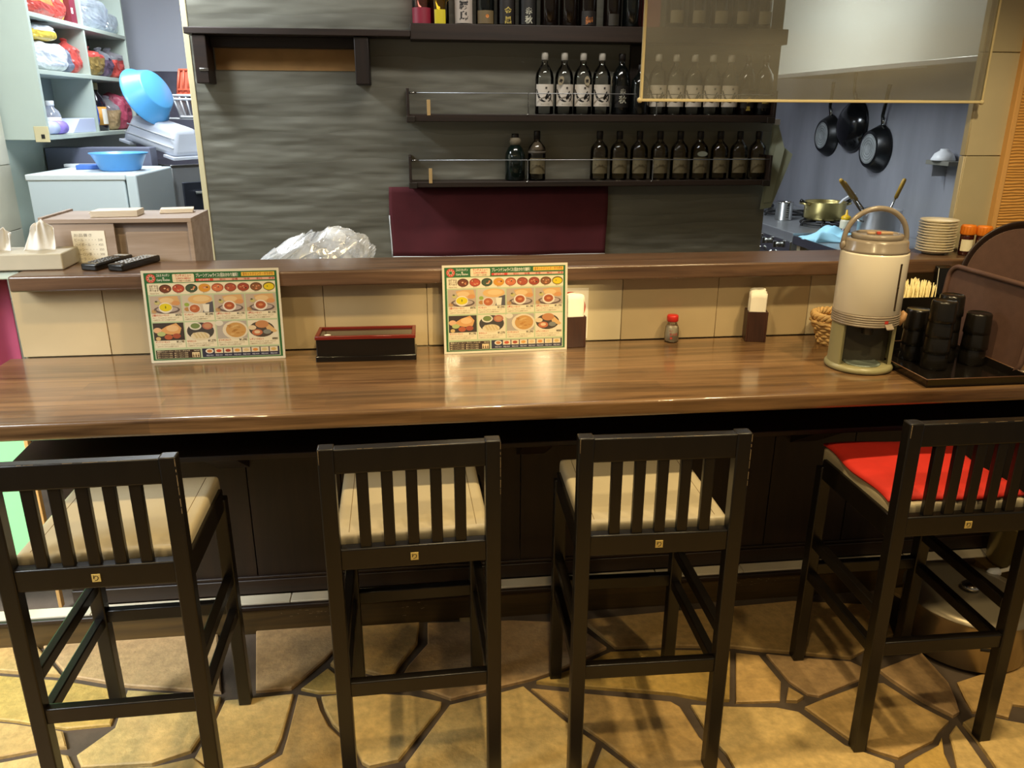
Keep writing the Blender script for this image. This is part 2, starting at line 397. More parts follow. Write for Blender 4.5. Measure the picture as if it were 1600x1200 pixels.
# crazy paving: traced slabs in view, cells elsewhere
def slab(poly, i, zt):
    mb = MB(); mb.prism(poly, 0.0, zt, 0.005); mb.build('stone', M_stone[i % 4], floor)
STONES=[
 [(-0.498,1.934),(-0.394,1.938),(-0.402,1.769),(-0.411,1.720),(-0.456,1.682),(-0.554,1.670),(-0.615,1.722),(-0.591,1.858),(-0.583,1.933)],
 [(-0.379,1.931),(-0.327,1.914),(-0.310,1.860),(-0.281,1.795),(-0.221,1.716),(-0.195,1.634),(-0.164,1.493),(-0.422,1.523),(-0.446,1.662),(-0.391,1.704),(-0.386,1.762)],
 [(-0.312,1.912),(-0.208,1.916),(-0.061,1.888),(0.029,1.851),(0.025,1.831),(-0.090,1.652),(-0.163,1.639),(-0.182,1.654),(-0.209,1.723),(-0.270,1.801),(-0.298,1.864)],
 [(-0.375,1.957),(-0.306,2.040),(-0.269,1.995),(-0.269,1.931),(-0.324,1.935)],
 [(-0.503,1.961),(-0.403,1.961),(-0.321,2.078),(-0.268,2.178),(-0.310,2.254),(-0.555,2.258)],
 [(-0.300,2.057),(-0.252,2.163),(-0.227,2.234),(-0.030,2.232),(-0.037,2.129),(-0.088,2.035),(-0.117,1.972),(-0.196,2.013),(-0.259,2.011)],
 [(-0.246,1.948),(-0.191,1.992),(-0.113,1.954),(-0.127,1.915)],
 [(-0.005,2.119),(-0.003,2.228),(0.275,2.210),(0.472,2.174),(0.553,2.038),(0.400,1.955),(0.293,1.918),(0.209,1.900),(0.056,1.864),(-0.091,1.957),(-0.065,2.021)],
 [(0.052,1.836),(0.206,1.871),(0.269,1.888),(0.360,1.742),(0.431,1.648),(0.389,1.566),(0.349,1.451),(-0.058,1.489),(-0.071,1.632)],
 [(0.291,1.880),(0.407,1.850),(0.679,1.781),(0.698,1.758),(0.713,1.641),(0.739,1.563),(0.746,1.524),(0.724,1.426),(0.532,1.448),(0.526,1.550),(0.453,1.660),(0.383,1.749)],
 [(0.445,1.631),(0.504,1.548),(0.516,1.450),(0.373,1.467),(0.407,1.563)],
 [(0.310,1.905),(0.417,1.941),(0.560,2.012),(0.727,2.002),(0.931,1.972),(0.848,1.766),(0.786,1.774),(0.693,1.811),(0.412,1.877)],
 [(0.948,1.967),(1.014,1.947),(1.029,1.824),(0.991,1.747),(0.864,1.757)],
 [(0.732,1.759),(0.847,1.738),(0.968,1.721),(1.023,1.697),(1.090,1.562),(1.183,1.489),(1.117,1.370),(0.742,1.414),(0.769,1.521),(0.765,1.573),(0.742,1.651)],
 [(1.039,1.795),(1.066,1.754),(1.039,1.739),(1.009,1.745)],
 [(1.039,1.950),(1.128,1.924),(1.283,1.885),(1.319,1.839),(1.274,1.810),(1.113,1.754),(1.083,1.765),(1.054,1.824)],
 [(1.050,1.714),(1.106,1.734),(1.271,1.785),(1.327,1.781),(1.374,1.681),(1.421,1.615),(1.372,1.585),(1.333,1.554),(1.244,1.522),(1.206,1.508),(1.156,1.539),(1.116,1.577)],
 [(1.358,1.794),(1.346,1.836),(1.520,1.894),(1.517,1.759),(1.493,1.691),(1.472,1.644),(1.446,1.632),(1.398,1.699)],
 [(1.208,1.484),(1.249,1.503),(1.338,1.537),(1.364,1.562),(1.334,1.507),(1.316,1.446),(1.257,1.344),(1.127,1.359)],
 [(1.389,1.566),(1.429,1.597),(1.424,1.539),(1.411,1.446),(1.379,1.330),(1.275,1.342),(1.359,1.504)],
 [(1.455,1.604),(1.495,1.619),(1.532,1.622),(1.585,1.594),(1.619,1.580),(1.696,1.535),(1.510,1.314),(1.394,1.328),(1.438,1.453),(1.452,1.547)],
 [(1.547,1.761),(1.816,1.829),(1.910,1.788),(1.762,1.613),(1.646,1.657),(1.597,1.610),(1.545,1.643),(1.511,1.642),(1.524,1.693)],
 [(0.581,2.034),(0.734,2.026),(0.953,1.995),(1.032,1.969),(1.134,1.945),(1.292,1.902),(1.488,1.994),(1.544,2.147),(1.251,2.207),(1.042,2.201),(0.816,2.198),(0.506,2.184)],
 [(-0.870,2.004),(-0.598,1.946),(-0.602,1.864),(-0.631,1.746),(-0.719,1.713),(-0.893,1.720),(-0.920,1.762),(-0.855,1.853)],
 [(-0.945,1.769),(-0.910,1.718),(-0.826,1.580),(-1.126,1.615),(-1.192,1.747),(-0.991,1.784)],
 [(-1.284,1.934),(-1.138,1.903),(-0.991,1.857),(-0.959,1.798),(-0.999,1.802),(-1.203,1.769)],
 [(-0.617,1.718),(-0.560,1.662),(-0.461,1.655),(-0.435,1.528),(-0.805,1.572),(-0.884,1.707),(-0.714,1.699)],
 [(-1.387,2.143),(-1.071,2.072),(-0.885,2.006),(-0.874,1.872),(-0.987,1.870),(-1.145,1.918),(-1.295,1.955)],
 [(-1.227,2.277),(-0.901,2.288),(-0.672,2.245),(-0.602,1.968),(-0.877,2.027),(-1.071,2.094)],
 [(-1.566,2.349),(-1.247,2.279),(-1.090,2.096),(-1.399,2.167),(-1.517,2.187)],
]

def inside(p, poly):
    c = False; n = len(poly)
    for i in range(n):
        a, b = poly[i], poly[i - 1]
        if (a[1] > p[1]) != (b[1] > p[1]) and p[0] < (b[0] - a[0]) * (p[1] - a[1]) / (b[1] - a[1]) + a[0]: c = not c
    return c
for i, s in enumerate(STONES): slab(s, [1, 0, 1, 3, 2, 0, 1, 2, 1, 0, 1, 3, 0, 1, 0, 2, 0, 2, 3, 1, 1, 0, 0, 1][i % 24], 0.010 + 0.002 * ((i * 7) % 3))
rs = random.Random(3); seeds = []
for s in STONES:
    for _ in range(40):
        xs_ = [p[0] for p in s]; ys_ = [p[1] for p in s]
        p = (rs.uniform(min(xs_), max(xs_)), rs.uniform(min(ys_), max(ys_)))
        if inside(p, s): seeds.append((p, True))
    seeds += [(p, True) for p in s]
tries = 0
while tries < 1500:
    tries += 1
    p = (rs.uniform(-2.0, 2.8), rs.uniform(0.1, 2.24))
    if all(math.hypot(p[0] - q[0][0], p[1] - q[0][1]) > (0.095 if q[1] else 0.26) for q in seeds): seeds.append((p, False))
def clip(poly, a, b, off):
    """keeps the side of the bisector of a|b nearer a, pulled in by off"""
    mx, my = (a[0] + b[0]) / 2, (a[1] + b[1]) / 2; nx, ny = b[0] - a[0], b[1] - a[1]; l = math.hypot(nx, ny); nx /= l; ny /= l
    d = lambda p: (p[0] - mx) * nx + (p[1] - my) * ny + off
    out = []
    for i in range(len(poly)):
        p, q = poly[i - 1], poly[i]; dp, dq = d(p), d(q)
        if (dp <= 0) != (dq <= 0):
            t = dp / (dp - dq); out.append((p[0] + t * (q[0] - p[0]), p[1] + t * (q[1] - p[1])))
        if dq <= 0: out.append(q)
    return out
k = 0
for p, used in seeds:
    if used: continue
    poly = [(-2.0, -0.1), (2.8, -0.1), (2.8, 2.244), (-2.0, 2.244)]
    for q, u in seeds:
        if q != p and math.hypot(q[0] - p[0], q[1] - p[1]) < 1.2 and poly: poly = clip(poly, p, q, 0.011)
    if len(poly) > 2: slab(poly, k, 0.010 + 0.001 * (k % 4)); k += 1

# ------------------------------------------------------------------ counter, ledge, step
mb = MB(); mb.box(-1.155, 2.6, 1.778, 2.314, 0.888, 0.930, 0.008, 3)
tag(mb.build('bar_counter', M_counter), 'long glossy brown wooden bar counter with laminated staves in front of the tiled low wall', 'counter')
mb = MB(); mb.box(-1.09, 2.3, 2.255, 2.462, 1.131, 1.175, 0.007, 3)
tag(mb.build('serving_ledge', M_ledge), 'raised brown wooden serving ledge running along the top of the tiled low wall', 'ledge')
bs = thing('bag_shelf', 'dark wooden bag shelf fixed under the bar counter', 'shelf', (0, 0, 0))
mb = MB(); mb.hexa([(-1.03, 1.95, 0.742), (-1.03, 1.95, 0.758), (-1.05, 2.31, 0.742), (-1.05, 2.31, 0.758), (2.59, 1.95, 0.742), (2.59, 1.95, 0.758), (2.59, 2.31, 0.742), (2.59, 2.31, 0.758)], 0.003); mb.build('board', M_panel, bs)
mb = MB(); mb.box(-1.0, 2.59, 2.27, 2.311, 0.70, 0.741, 0.003); mb.build('rail', M_dark, bs)
for x in (-0.62, 0.30, 1.22, 2.14):
    mb = MB(); mb.hexa([(x, 2.02, 0.735), (x, 2.02, 0.741), (x, 2.311, 0.56), (x, 2.311, 0.741), (x + 0.09, 2.02, 0.735), (x + 0.09, 2.02, 0.741), (x + 0.09, 2.311, 0.56), (x + 0.09, 2.311, 0.741)])
    mb.build('bracket', M_dark, bs)
st = thing('foot_step', 'low wooden foot step topped with beige tiles along the bar base', 'step', (0, 0, 0))
mb = MB(); mb.box(-1.35, 2.6, 2.245, 2.300, 0.0, 0.100, 0.002); mb.build('front_board', M_step, st)
mb = MB(); mb.box(-1.35, 2.6, 2.236, 2.252, 0.092, 0.107, 0.004); mb.build('nosing', M_dark, st)
for i in range(13):
    x0 = -1.35 + 0.304 * i
    mb = MB(); mb.box(x0 + 0.001, x0 + 0.302, 2.252, 2.299, 0.1, 0.111, 0.0012, 1); mb.build('tile', M_stept, st)
rs = random.Random(5)     # scuffs where the varnish has come off the board
mb = MB()
for cx, n, cz in ((-0.36, 26, 0.07), (1.08, 40, 0.078), (-0.05, 8, 0.06)):
    for _ in range(n):
        x = cx + rs.gauss(0, 0.07); z = cz + rs.gauss(0, 0.010); w = rs.uniform(0.002, 0.012); h = rs.uniform(0.0006, 0.002)
        if 0.01 < z < 0.09: mb.quad((x, 2.2444, z), (x + w, 2.2444, z + rs.uniform(-.001, .001)), (x + w * 0.9, 2.2444, z + h), (x, 2.2444, z + h * 0.7))
tag(mb.build('scuff_marks', M_wear, st), 'pale scuffs on the varnish', kind='stuff')

# ------------------------------------------------------------------ bar stools
def make_stool(label):
    t = thing('bar_stool', label, 'stool', group=None)
    hw, hd, lg = 0.1925, 0.20, 0.034
    for sx in (-1, 1):       # rear posts run up into the backrest
        x0 = sx * hw - (lg if sx > 0 else 0)
        mb = MB(); mb.hexa([(x0, -hd - .004, 0), (x0, -hd + .002, .925), (x0, -hd + lg - .006, 0), (x0, -hd + lg, .925), (x0 + lg, -hd - .004, 0), (x0 + lg, -hd + .002, .925), (x0 + lg, -hd + lg - .006, 0), (x0 + lg, -hd + lg, .925)], .0035)
        mb.build('leg', M_black, t)
        x1 = sx * (hw - .006) - (lg if sx > 0 else 0)
        mb = MB(); mb.hexa([(x1 + sx * .004 * 0, hd - lg, 0), (x1, hd - lg - .006, .655), (x1, hd, 0), (x1, hd - .006, .645), (x1 + lg, hd - lg, 0), (x1 + lg, hd - lg - .006, .645), (x1 + lg, hd, 0), (x1 + lg, hd - .006, .645)], .0035)
        mb.build('leg', M_black, t)
        xs0 = sx * (hw - .022) - .011
        mb = MB(); mb.box(xs0, xs0 + .022, -hd + .03, hd - lg + .004, .395, .425, .003); mb.build('side_stretcher', M_black, t)
        mb = MB(); mb.box(xs0, xs0 + .022, -hd + .03, hd - lg + .004, .287, .318, .003); mb.build('side_stretcher', M_black, t)
        mb = MB(); mb.box(xs0, xs0 + .022, -hd + .03, hd - lg + .004, .615, .674, .003); mb.build('seat_rail', M_black, t)
    ix = hw - lg + .002
    mb = MB(); mb.box(-ix, ix, -hd + .004, -hd + .030, .866, .9225, .0035); tr = mb.build('top_rail', M_black, t)
    mb = MB(); mb.box(-ix, ix, -hd + .004, -hd + .030, .634, .686, .0035); lr = mb.build('lower_rail', M_black, t)
    for i in range(5):
        x = -0.104 + 0.052 * i
        mb = MB(); mb.box(x - .0125, x + .0125, -hd + .009, -hd + .024, .683, .869, .0025); mb.build('slat', M_black, t)
    mb = MB(); mb.box(-ix, ix, -hd + .003, -hd + .025, .296, .335, .003); mb.build('rear_stretcher', M_black, t)
    mb = MB(); mb.box(-ix + .006, ix - .006, hd - lg + .004, hd - .008, .300, .336, .003); mb.build('front_stretcher', M_black, t)
    mb = MB(); mb.box(-ix + .006, ix - .006, hd - lg + .002, hd - .012, .605, .660, .003); mb.build('seat_rail', M_black, t)
    mb = MB(); mb.box(-.172, .172, -hd + .036, hd - .002, .645, .702, .017, 4); cu = mb.build('seat', M_vinyl, t)
    for sx in (-1, 1):
        mb = MB(); mb.tube([(sx * .142, y, .7018) for y in (-.148, .18)] , .0009, 6); mb.build('seam', M_seam, cu)
    mb = MB(); mb.box(-.0085, .0085, -hd + .0025, -hd + .0045, .650, .668); sk = mb.build('sticker', mat('sticker_yellow', '#d8bd6e', .5), lr)
    mb = MB(); put_text(mb, 'り', 0, .6535, .0155, lambda u, v: (u, -hd + .0021, v), width=.0105, center=True); mb.b.faces.ensure_lookup_table()
    mb.build('sticker_mark', M_ink, lr)
    rs = random.Random(9); mb = MB()
    for sx in (-1, 1):
        xe = sx * (hw - .0022)
        z = .922
        while z > .80:
            dz = rs.uniform(.004, .02); 
            if rs.random() < .5 and not (sx < 0 and z < .89): mb.box(xe + .0002, xe + .0012, -hd + .0006, -hd + .0022, z - dz, z)
            z -= dz + rs.uniform(.0, .01)
    x = -.19
    while x < .185:
        dx = rs.uniform(.004, .03)
        if rs.random() < .5: mb.box(x, min(x + dx, .188), -hd + .0046, -hd + .0052, .9214, .9222)
        x += dx + rs.uniform(.002, .03)
    tag(mb.build('worn_edge', M_wear, tr), 'bare wood where the black paint has rubbed off', kind='stuff')
    return t
SEAT_Z = .702
stool0 = make_stool('black wooden bar stool with cream seat, farthest left at the counter')
stool0.location = (-0.690, 1.733, 0.012); stool0.rotation_euler = (0, 0, math.radians(0.5))
G = 'black bar stools along the counter'
stool0['group'] = G
dup(stool0, (-0.029, 1.744, 0.012), math.radians(1.2), 'black wooden bar stool with cream seat, second from the left', G)
dup(stool0, (0.533, 1.733, 0.012), math.radians(-1.6), 'black wooden bar stool with cream seat, second from the right', G)
dup(stool0, (1.290, 1.735, 0.012), math.radians(-0.6), 'black wooden bar stool with a red cushion on its cream seat, farthest right', G)
# red cushion on the right-hand stool
def cush(u, v):
    x = (u - .5) * .352; y = (v - .5) * .345
    e = min(u, 1 - u, v, 1 - v) * 2
    z = .011 * (1 - math.exp(-e * 12)) + .003 * math.sin(u * 7 + 1) * math.sin(v * 6) * min(1, e * 4)
    return (x + .006 * math.sin(v * 9), y + .006 * math.sin(u * 8), z + .003)
mb = MB(); mb.grid(cush, 26, 26); M_cush = mat('red_cushion_cloth', '#c6281a', 0.7, var=0.06, scale=30, bump=0.06, bscale=200)
rc = mb.build('seat_cushion', M_cush, None, (1.286, 1.752, SEAT_Z + .0145), (0, 0, math.radians(-2)), solid=.006)
tag(rc, 'flat red cushion lying on the seat of the rightmost stool', 'cushion')
# ------------------------------------------------------------------ laminated menus
PM = {}
def pm(h):
    if h not in PM: PM[h] = mat('print_' + h.lstrip('#'), tuple(.66 * c for c in lin(h)[:3]) + (1,), 0.3, coat=1.0); PM[h].node_tree.nodes['Principled BSDF'].inputs['Coat Roughness'].default_value = .04
    return PM[h]
def menu_print(parent):
    Wd, Hd = 0.364, 0.257
    mb = MB(); slots = []
    def use(h):
        if h not in slots: slots.append(h)
        mb.mi = slots.index(h)
    def P(u, v, ly): return (-Wd / 2 + u * Wd, -0.0009 - 0.00013 * ly, Hd * (1 - v))
    def rect(h, u0, u1, v0, v1, ly): use(h); mb.quad(P(u0, v1, ly), P(u1, v1, ly), P(u1, v0, ly), P(u0, v0, ly))
    def poly(h, pts, ly): use(h); mb._new([P(u, v, ly) for u, v in pts], [tuple(range(len(pts)))])
    def ell(h, u, v, ru, rv, ly, n=22): poly(h, [(u + ru * math.cos(2 * math.pi * i / n), v + rv * math.sin(2 * math.pi * i / n)) for i in range(n)], ly)
    def rrect(h, u0, u1, v0, v1, r, ly):
        rv = r * Wd / Hd; pts = []
        for cu, cv, a in ((u1 - r, v1 - rv, 0), (u0 + r, v1 - rv, 90), (u0 + r, v0 + rv, 180), (u1 - r, v0 + rv, 270)):
            for k in range(5):
                t = math.radians(a + 22.5 * k); pts.append((cu + r * math.cos(t), cv + rv * math.sin(t)))
        poly(h, pts, ly)
    def txt(h, body, u, v, size, ly, width=None, center=False, bold=True):
        use(h); put_text(mb, body, u, 0, size, lambda x, y: P(x, v - y * 1.0, ly), width, bold, center)
    CR = '#f1e3c2'; GR = '#2f6a3a'; SG = '#c3cfa6'
    rect(GR, .018, .982, .026, .974, 1)
    rect(SG, .034, .966, .135, .962, 2)
    # header
    ell('#d8503c', .067, .083, .034, .047, 3); ell('#f0b7a0', .067, .083, .026, .036, 4)
    for i in range(8): ell('#b8402f', .067 + .020 * math.cos(i * .785), .083 + .028 * math.sin(i * .785), .006, .008, 5, 8)
    ell('#2f7a3f', .067, .083, .012, .017, 6)
    txt('#f4f0de', 'コルカ キッチン', .108, .066, .034, 3, .095); txt('#f4f0de', '&', .150, .088, .022, 3)
    txt('#f4f0de', 'Curry Kitchen', .108, .112, .030, 3, .095)
    rrect('#f5dfb8', .222, .378, .042, .130, .008, 3)
    txt('#c8372b', 'ランチメニュー', .30, .072, .036, 4, .118, True); txt('#c8372b', 'LUNCH MENU', .30, .098, .024, 4, .105, True); txt('#7c4630', '11:00〜15:00', .30, .122, .022, 4, .1, True)
    txt('#f7f3e2', 'プレーンナンorライス1回おかわり無料！', .392, .078, .045, 3, .305)
    rect('#f2c14a', .722, .966, .038, .080, 3); txt('#a2521c', '全セットドリンク・サラダ付', .844, .071, .036, 4, .225, True)
    rect('#efb59b', .388, .966, .096, .122, 3); rect('#d9483a', .388, .515, .096, .122, 4)
    txt('#f9e8d4', 'お好みの辛さ', .45, .117, .022, 5, .08, True)
    for i, s in enumerate(('甘口', '普通', '中辛', '辛口', '激辛')): txt('#b23a2c', s, .56 + .09 * i, .117, .022, 5)
    # curry row
    rect(CR, .034, .966, .142, .258, 3)
    for i, s in enumerate(('お好きな', 'カレーを', '選べます')): txt('#5d4129', s, .082, .176 + .024 * i, .026, 4, .066, True)
    txt('#8a7350', 'Choose Curry', .082, .25, .018, 4, .066, True)
    cols = ['#7a4028', '#c2543a', '#4a5a40', '#e09a36', '#d9764a', '#b5553a', '#a8482f', '#8f5a33', '#e8c91e']
    rim = ['#5a3b28', '#9b4a36', '#3b4534', '#d89a40', '#a5583c', '#8a4a36', '#8d4a3a', '#6b4428', '#6a5a1c']
    rs = random.Random(2)
    for i in range(9):
        u = .162 + .0945 * i; v = .196
        ell(rim[i], u, v, .0445, .046, 4); ell(cols[i], u, v + .003, .038, .036, 5)
        for k in range(5):
            ell(('#e9b58a', '#d98a5e', '#5b3320')[k % 3] if i != 8 else '#7d8f1e', u + rs.uniform(-.022, .022), v + rs.uniform(-.018, .02), rs.uniform(.004, .010), rs.uniform(.004, .009), 6, 8)
            if i == 8: break
        txt('#7c6a48', 'カレー', u, .252, .016, 5, .03, True)
    # dishes
    X0 = [.042, .274, .506, .738]; CW = .222
    price = ['¥970', '¥1,090', '¥1,190', '¥1,190', '¥1,190', '¥1,270', '¥1,090', '¥880']
    names = ['日替わりカレーセット', 'ナンセット', '２種カレーセット', '３種カレーセット', 'タンドリーセット', 'モモセット', 'ビリヤニセット', 'レディースセット']
    for r in range(2):
        for c in range(4):
            i = r * 4 + c; u0 = X0[c]; u1 = u0 + CW; v0 = .272 + .292 * r; v1 = v0 + .275; pv = v0 + .192
            rect(CR, u0, u1, v0, v1, 3)
            if i in (0, 2, 3):
                rect('#c2ae9b', u0, u1, v0, pv, 4)
                poly('#dcae74', [(u0 + .06, v0 + .02), (u0 + .12, v0 + .006), (u0 + .2, v0 + .004), (u0 + .212, v0 + .06), (u0 + .205, v0 + .105), (u0 + .15, v0 + .10), (u0 + .08, v0 + .085)], 5)
                ell('#e9c590', u0 + .12, v0 + .05, .05, .03, 6); ell('#d99a62', u0 + .185, v0 + .08, .03, .025, 6)
                ell('#6d5a52', u0 + .115, v0 + .150, .095, .042, 6); ell('#b9a89f', u0 + .118, v0 + .145, .078, .030, 7)
                ell('#c9bd7a', u0 + .05, v0 + .075, .02, .02, 7); ell('#4c4a34', u0 + .045, v0 + .06, .010, .010, 7, 8)
                ell('#efe2d0', u0 + .108, v0 + .128, .050, .058, 8); ell('#e6cf24' if i == 0 else '#b05a34', u0 + .108, v0 + .124, .038 if i else .045, .042, 9)
                ell('#7e7a16' if i == 0 else '#d98a58', u0 + .108, v0 + .122, .005 if i == 0 else .018, .016 if i == 0 else .014, 10, 8)
                ell('#c59c6a', u0 + .022, v0 + .165, .018, .022, 6)
            elif i == 1:
                rect('#d4c4ae', u0, u1, v0, pv, 4); poly('#5d5a5e', [(u0 + .14, v0 + .19), (u0 + .17, v0 + .09), (u1, v0 + .07), (u1, v0 + .19)], 5)
                ell('#e6b878', u0 + .13, v0 + .045, .088, .050, 6); ell('#edc990', u0 + .14, v0 + .04, .06, .03, 7)
                ell('#e8d9c8', u0 + .085, v0 + .145, .045, .052, 7); ell('#bf6a40', u0 + .085, v0 + .145, .037, .043, 8); ell('#d98f62', u0 + .08, v0 + .14, .015, .014, 9, 8)
                poly('#efe6d2', [(u0 + .145, v0 + .10), (u0 + .195, v0 + .10), (u0 + .188, v0 + .185), (u0 + .152, v0 + .185)], 9)
                ell('#9bb04a', u0 + .03, v0 + .10, .018, .02, 6); ell('#c08a50', u0 + .03, v0 + .15, .02, .022, 6)
            elif i == 4:
                rect('#453a34', u0, u1, v0, pv, 4)
                poly('#e0a566', [(u0 + .05, v0 + .075), (u0 + .10, v0 + .035), (u0 + .17, v0 + .004), (u0 + .205, v0 + .06), (u0 + .19, v0 + .12), (u0 + .13, v0 + .13), (u0 + .07, v0 + .115)], 5)
                ell('#edc088', u0 + .14, v0 + .06, .045, .035, 6); ell('#e8b68a', u0 + .03, v0 + .08, .030, .030, 6); ell('#b9c07a', u0 + .055, v0 + .12, .03, .025, 7)
                ell('#b9603e', u0 + .105, v0 + .155, .030, .028, 7); ell('#a9543a', u0 + .165, v0 + .145, .030, .028, 7); ell('#d9b67a', u0 + .03, v0 + .17, .018, .02, 7)
            elif i == 5:
                rect('#e9dcc0', u0, u1, v0, pv, 4); ell('#4b4540', u0 + .11, v0 + .10, .10, .095, 5); ell('#e6d3ae', u0 + .105, v0 + .155, .07, .045, 6)
                for k in range(4): poly('#d8c08c', [(u0 + .05 + .026 * k, v0 + .12), (u0 + .065 + .026 * k, v0 + .115), (u0 + .09 + .026 * k, v0 + .175), (u0 + .075 + .026 * k, v0 + .18)], 7)
                ell('#e8e0cc', u0 + .075, v0 + .045, .045, .042, 7); ell('#7a8a50', u0 + .075, v0 + .042, .034, .03, 8)
                ell('#b9705a', u0 + .165, v0 + .045, .040, .040, 7); ell('#c9926a', u0 + .165, v0 + .045, .028, .026, 8)
            elif i == 6:
                rect('#b9ada0', u0, u1, v0, pv, 4); ell('#e9d9bc', u0 + .135, v0 + .10, .095, .10, 5); ell('#cf9d5a', u0 + .14, v0 + .10, .075, .082, 6)
                for k in range(14): ell(('#b9803e', '#e0b878', '#c98f48')[k % 3], u0 + .14 + rs.uniform(-.05, .05), v0 + .10 + rs.uniform(-.055, .055), .016, .007, 7, 8)
                ell('#e6dcc8', u0 + .02, v0 + .02, .03, .03, 6)
            else:
                rect('#ece0c6', u0, u1, v0, pv, 4); ell('#55483e', u0 + .10, v0 + .10, .095, .088, 5); poly('#e2b578', [(u0 + .12, v0 + .03), (u0 + .16, v0 + .05), (u0 + .215, v0 + .125), (u0 + .195, v0 + .14), (u0 + .14, v0 + .11)], 6)
                ell('#c98a58', u0 + .105, v0 + .045, .05, .042, 7); ell('#e9d0a8', u0 + .03, v0 + .08, .03, .026, 7); ell('#c9754e', u0 + .065, v0 + .135, .04, .034, 7); ell('#e9c9a0', u0 + .065, v0 + .13, .022, .018, 8); ell('#8a8a80', u0 + .14, v0 + .13, .03, .026, 7)
            txt('#c8402c', names[i], u0 + .006, pv + .026, .026, 5, min(.12, .013 * len(names[i])))
            txt('#221a14', price[i], u1 - .064 if len(price[i]) > 5 else u1 - .05, pv + .028, .034, 5, .058 if len(price[i]) > 5 else .044)
            txt('#6e5c40', 'カレー・ナンorライス・サラダ・ドリンク', u0 + .006, pv + .052, .020, 5, .19, bold=False)
            txt('#6e5c40', '+100円でチーズナンに変更できます', u0 + .006, pv + .074, .018, 5, .165, bold=False)
    # bottom boxes
    rect('#3d2a20', .042, .368, .862, .958, 3)
    txt('#e8d9b8', '追加メニュー ナン・ライス・ドリンク', .05, .883, .020, 4, .24); txt('#e8d9b8', 'TAKE OUT', .318, .883, .018, 4, .045)
    for i in range(3):
        txt('#d9c6a0', '●ガーリックナン ¥300', .05, .906 + .022 * i, .017, 4, .11); txt('#d9c6a0', '●チーズナン ¥400', .175, .906 + .022 * i, .017, 4, .10)
    rect('#e9d2a4', .305, .36, .895, .95, 4)
    for i in range(3): ell('#6a4a34', .314 + .018 * i, .935, .006, .014, 5, 8); ell('#a9744a', .314 + .018 * i, .915, .004, .006, 5, 8)
    rect('#2e2f45', .380, .958, .858, .956, 3)
    for i in range(8):
        a = .405 + .0685 * i
        if i: rect('#ead9b8', a, a + .061, .862, .915, 4)
        else: ell('#f0e6d2', a + .03, .889, .030, .026, 4)
        ell(('#c9824a', '#c9502e', '#a8452e', '#e0a04a', '#e0c08a', '#e0944a', '#dcc48a', '#d9b46a')[i], a + .03, .889, .020, .017, 5, 12)
        txt('#c9c6d0', '単品 ¥%d' % (250 + 50 * i), a + .004, .943, .018, 4, .052)
    o = mb.build('printed_face', [pm(h) for h in slots], parent)
    return o
def make_menu(label, loc, rz):
    t = thing('menu_card', label, 'menu', loc, 0); t.rotation_euler = (math.radians(-4.6), 0, rz)
    mb = MB(); mb.box(-.182, .182, -.0008, .0008, 0, .257); mb.build('laminated_sheet', pm('#e9e0c8'), t)
    menu_print(t)
    return t
mn = make_menu('green framed laminated food menu standing left of the black lacquer box', (-.560, 2.228, .9305), math.radians(1.6))
mn['group'] = 'laminated menus on the bar counter'
m2 = dup(mn, (.256, 2.226, .9305), None, 'green framed laminated food menu standing right of the black lacquer box')
m2.rotation_euler = (math.radians(-4.6), 0, math.radians(1.8))

# ------------------------------------------------------------------ chopstick box
t = thing('chopstick_box', 'long black lacquer chopstick box with red rim between the two menus', 'box', (-.146, 2.232, .9305), math.radians(-1.2))
mb = MB(); mb.box(-.137, .137, -.052, .052, .008, .066, .002)
mb.build('body', M_blackm, t)
mb = MB(); mb.box(-.1405, .1405, -.0555, .0555, 0, .016, .0025); mb.build('base', M_blackm, t)
mb = MB()
for a in ((-.1395, .1395, -.0545, -.044), (-.1395, .1395, .044, .0545), (-.1395, -.129, -.044, .044), (.129, .1395, -.044, .044)): mb.box(a[0], a[1], a[2], a[3], .064, .074, .0012, 1)
tag(mb.build('rim', M_red, t), 'dark red lacquer rim')
mb = MB(); mb.box(-.129, .129, -.044, .044, .060, .0685); lid = mb.build('lid_panel', mat('dark_smoked_panel', '#2a2119', .1, coat=.5), t)
mb = MB(); mb.ell((-.108, -.018, .0685), (.010, .005, .002), 12, 6); tag(mb.build('lid_mark', M_paper, lid), 'small pale oval spot')  # small pale oval on the lid panel

# ------------------------------------------------------------------ napkin holders
M_holder = wood('napkin_holder_wood', '#2c1913', '#46291d', .4, 1.5, 'Z')
def napkin_holder(label, loc, rz):
    t = thing('napkin_holder', label, 'napkin holder', loc, rz, 'wooden napkin holders on the counter')
    w, d, h, th = .031, .029, .094, .005
    for sx in (-1, 1):
        mb = MB(); mb.box(sx * w - (th if sx > 0 else 0), sx * w + (th if sx < 0 else 0), -d, d, 0, h, .0008, 1); mb.build('side_panel', M_holder, t)
        mb = MB(); mb.box(-w + th, w - th, sx * d - (th if sx > 0 else 0), sx * d + (th if sx < 0 else 0), 0, h, .0008, 1); mb.build('end_panel', M_holder, t)
    mb = MB(); mb.box(-w + th, w - th, -d + th, d - th, 0, .005); mb.build('base', M_holder, t)
    rs = random.Random(int(loc[0] * 1000)); mb = MB()
    for k in range(7):
        y = -.021 + .0065 * k; top = .158 + rs.uniform(-.006, .006); sk = rs.uniform(-.002, .002)
        def sheet(u, v, y=y, top=top, sk=sk):
            x = (u - .5) * .048 + sk; z = .012 + v * (top - .012)
            return (x, y + .0035 * math.sin(u * 5 + k) * v * v, z - .010 * max(0, abs(u - .5) * 2 - .6) * v)
        mb.grid(sheet, 8, 8)
    tag(mb.build('napkins', M_paper, t, solid=.0025), 'white folded paper napkins')
    return t
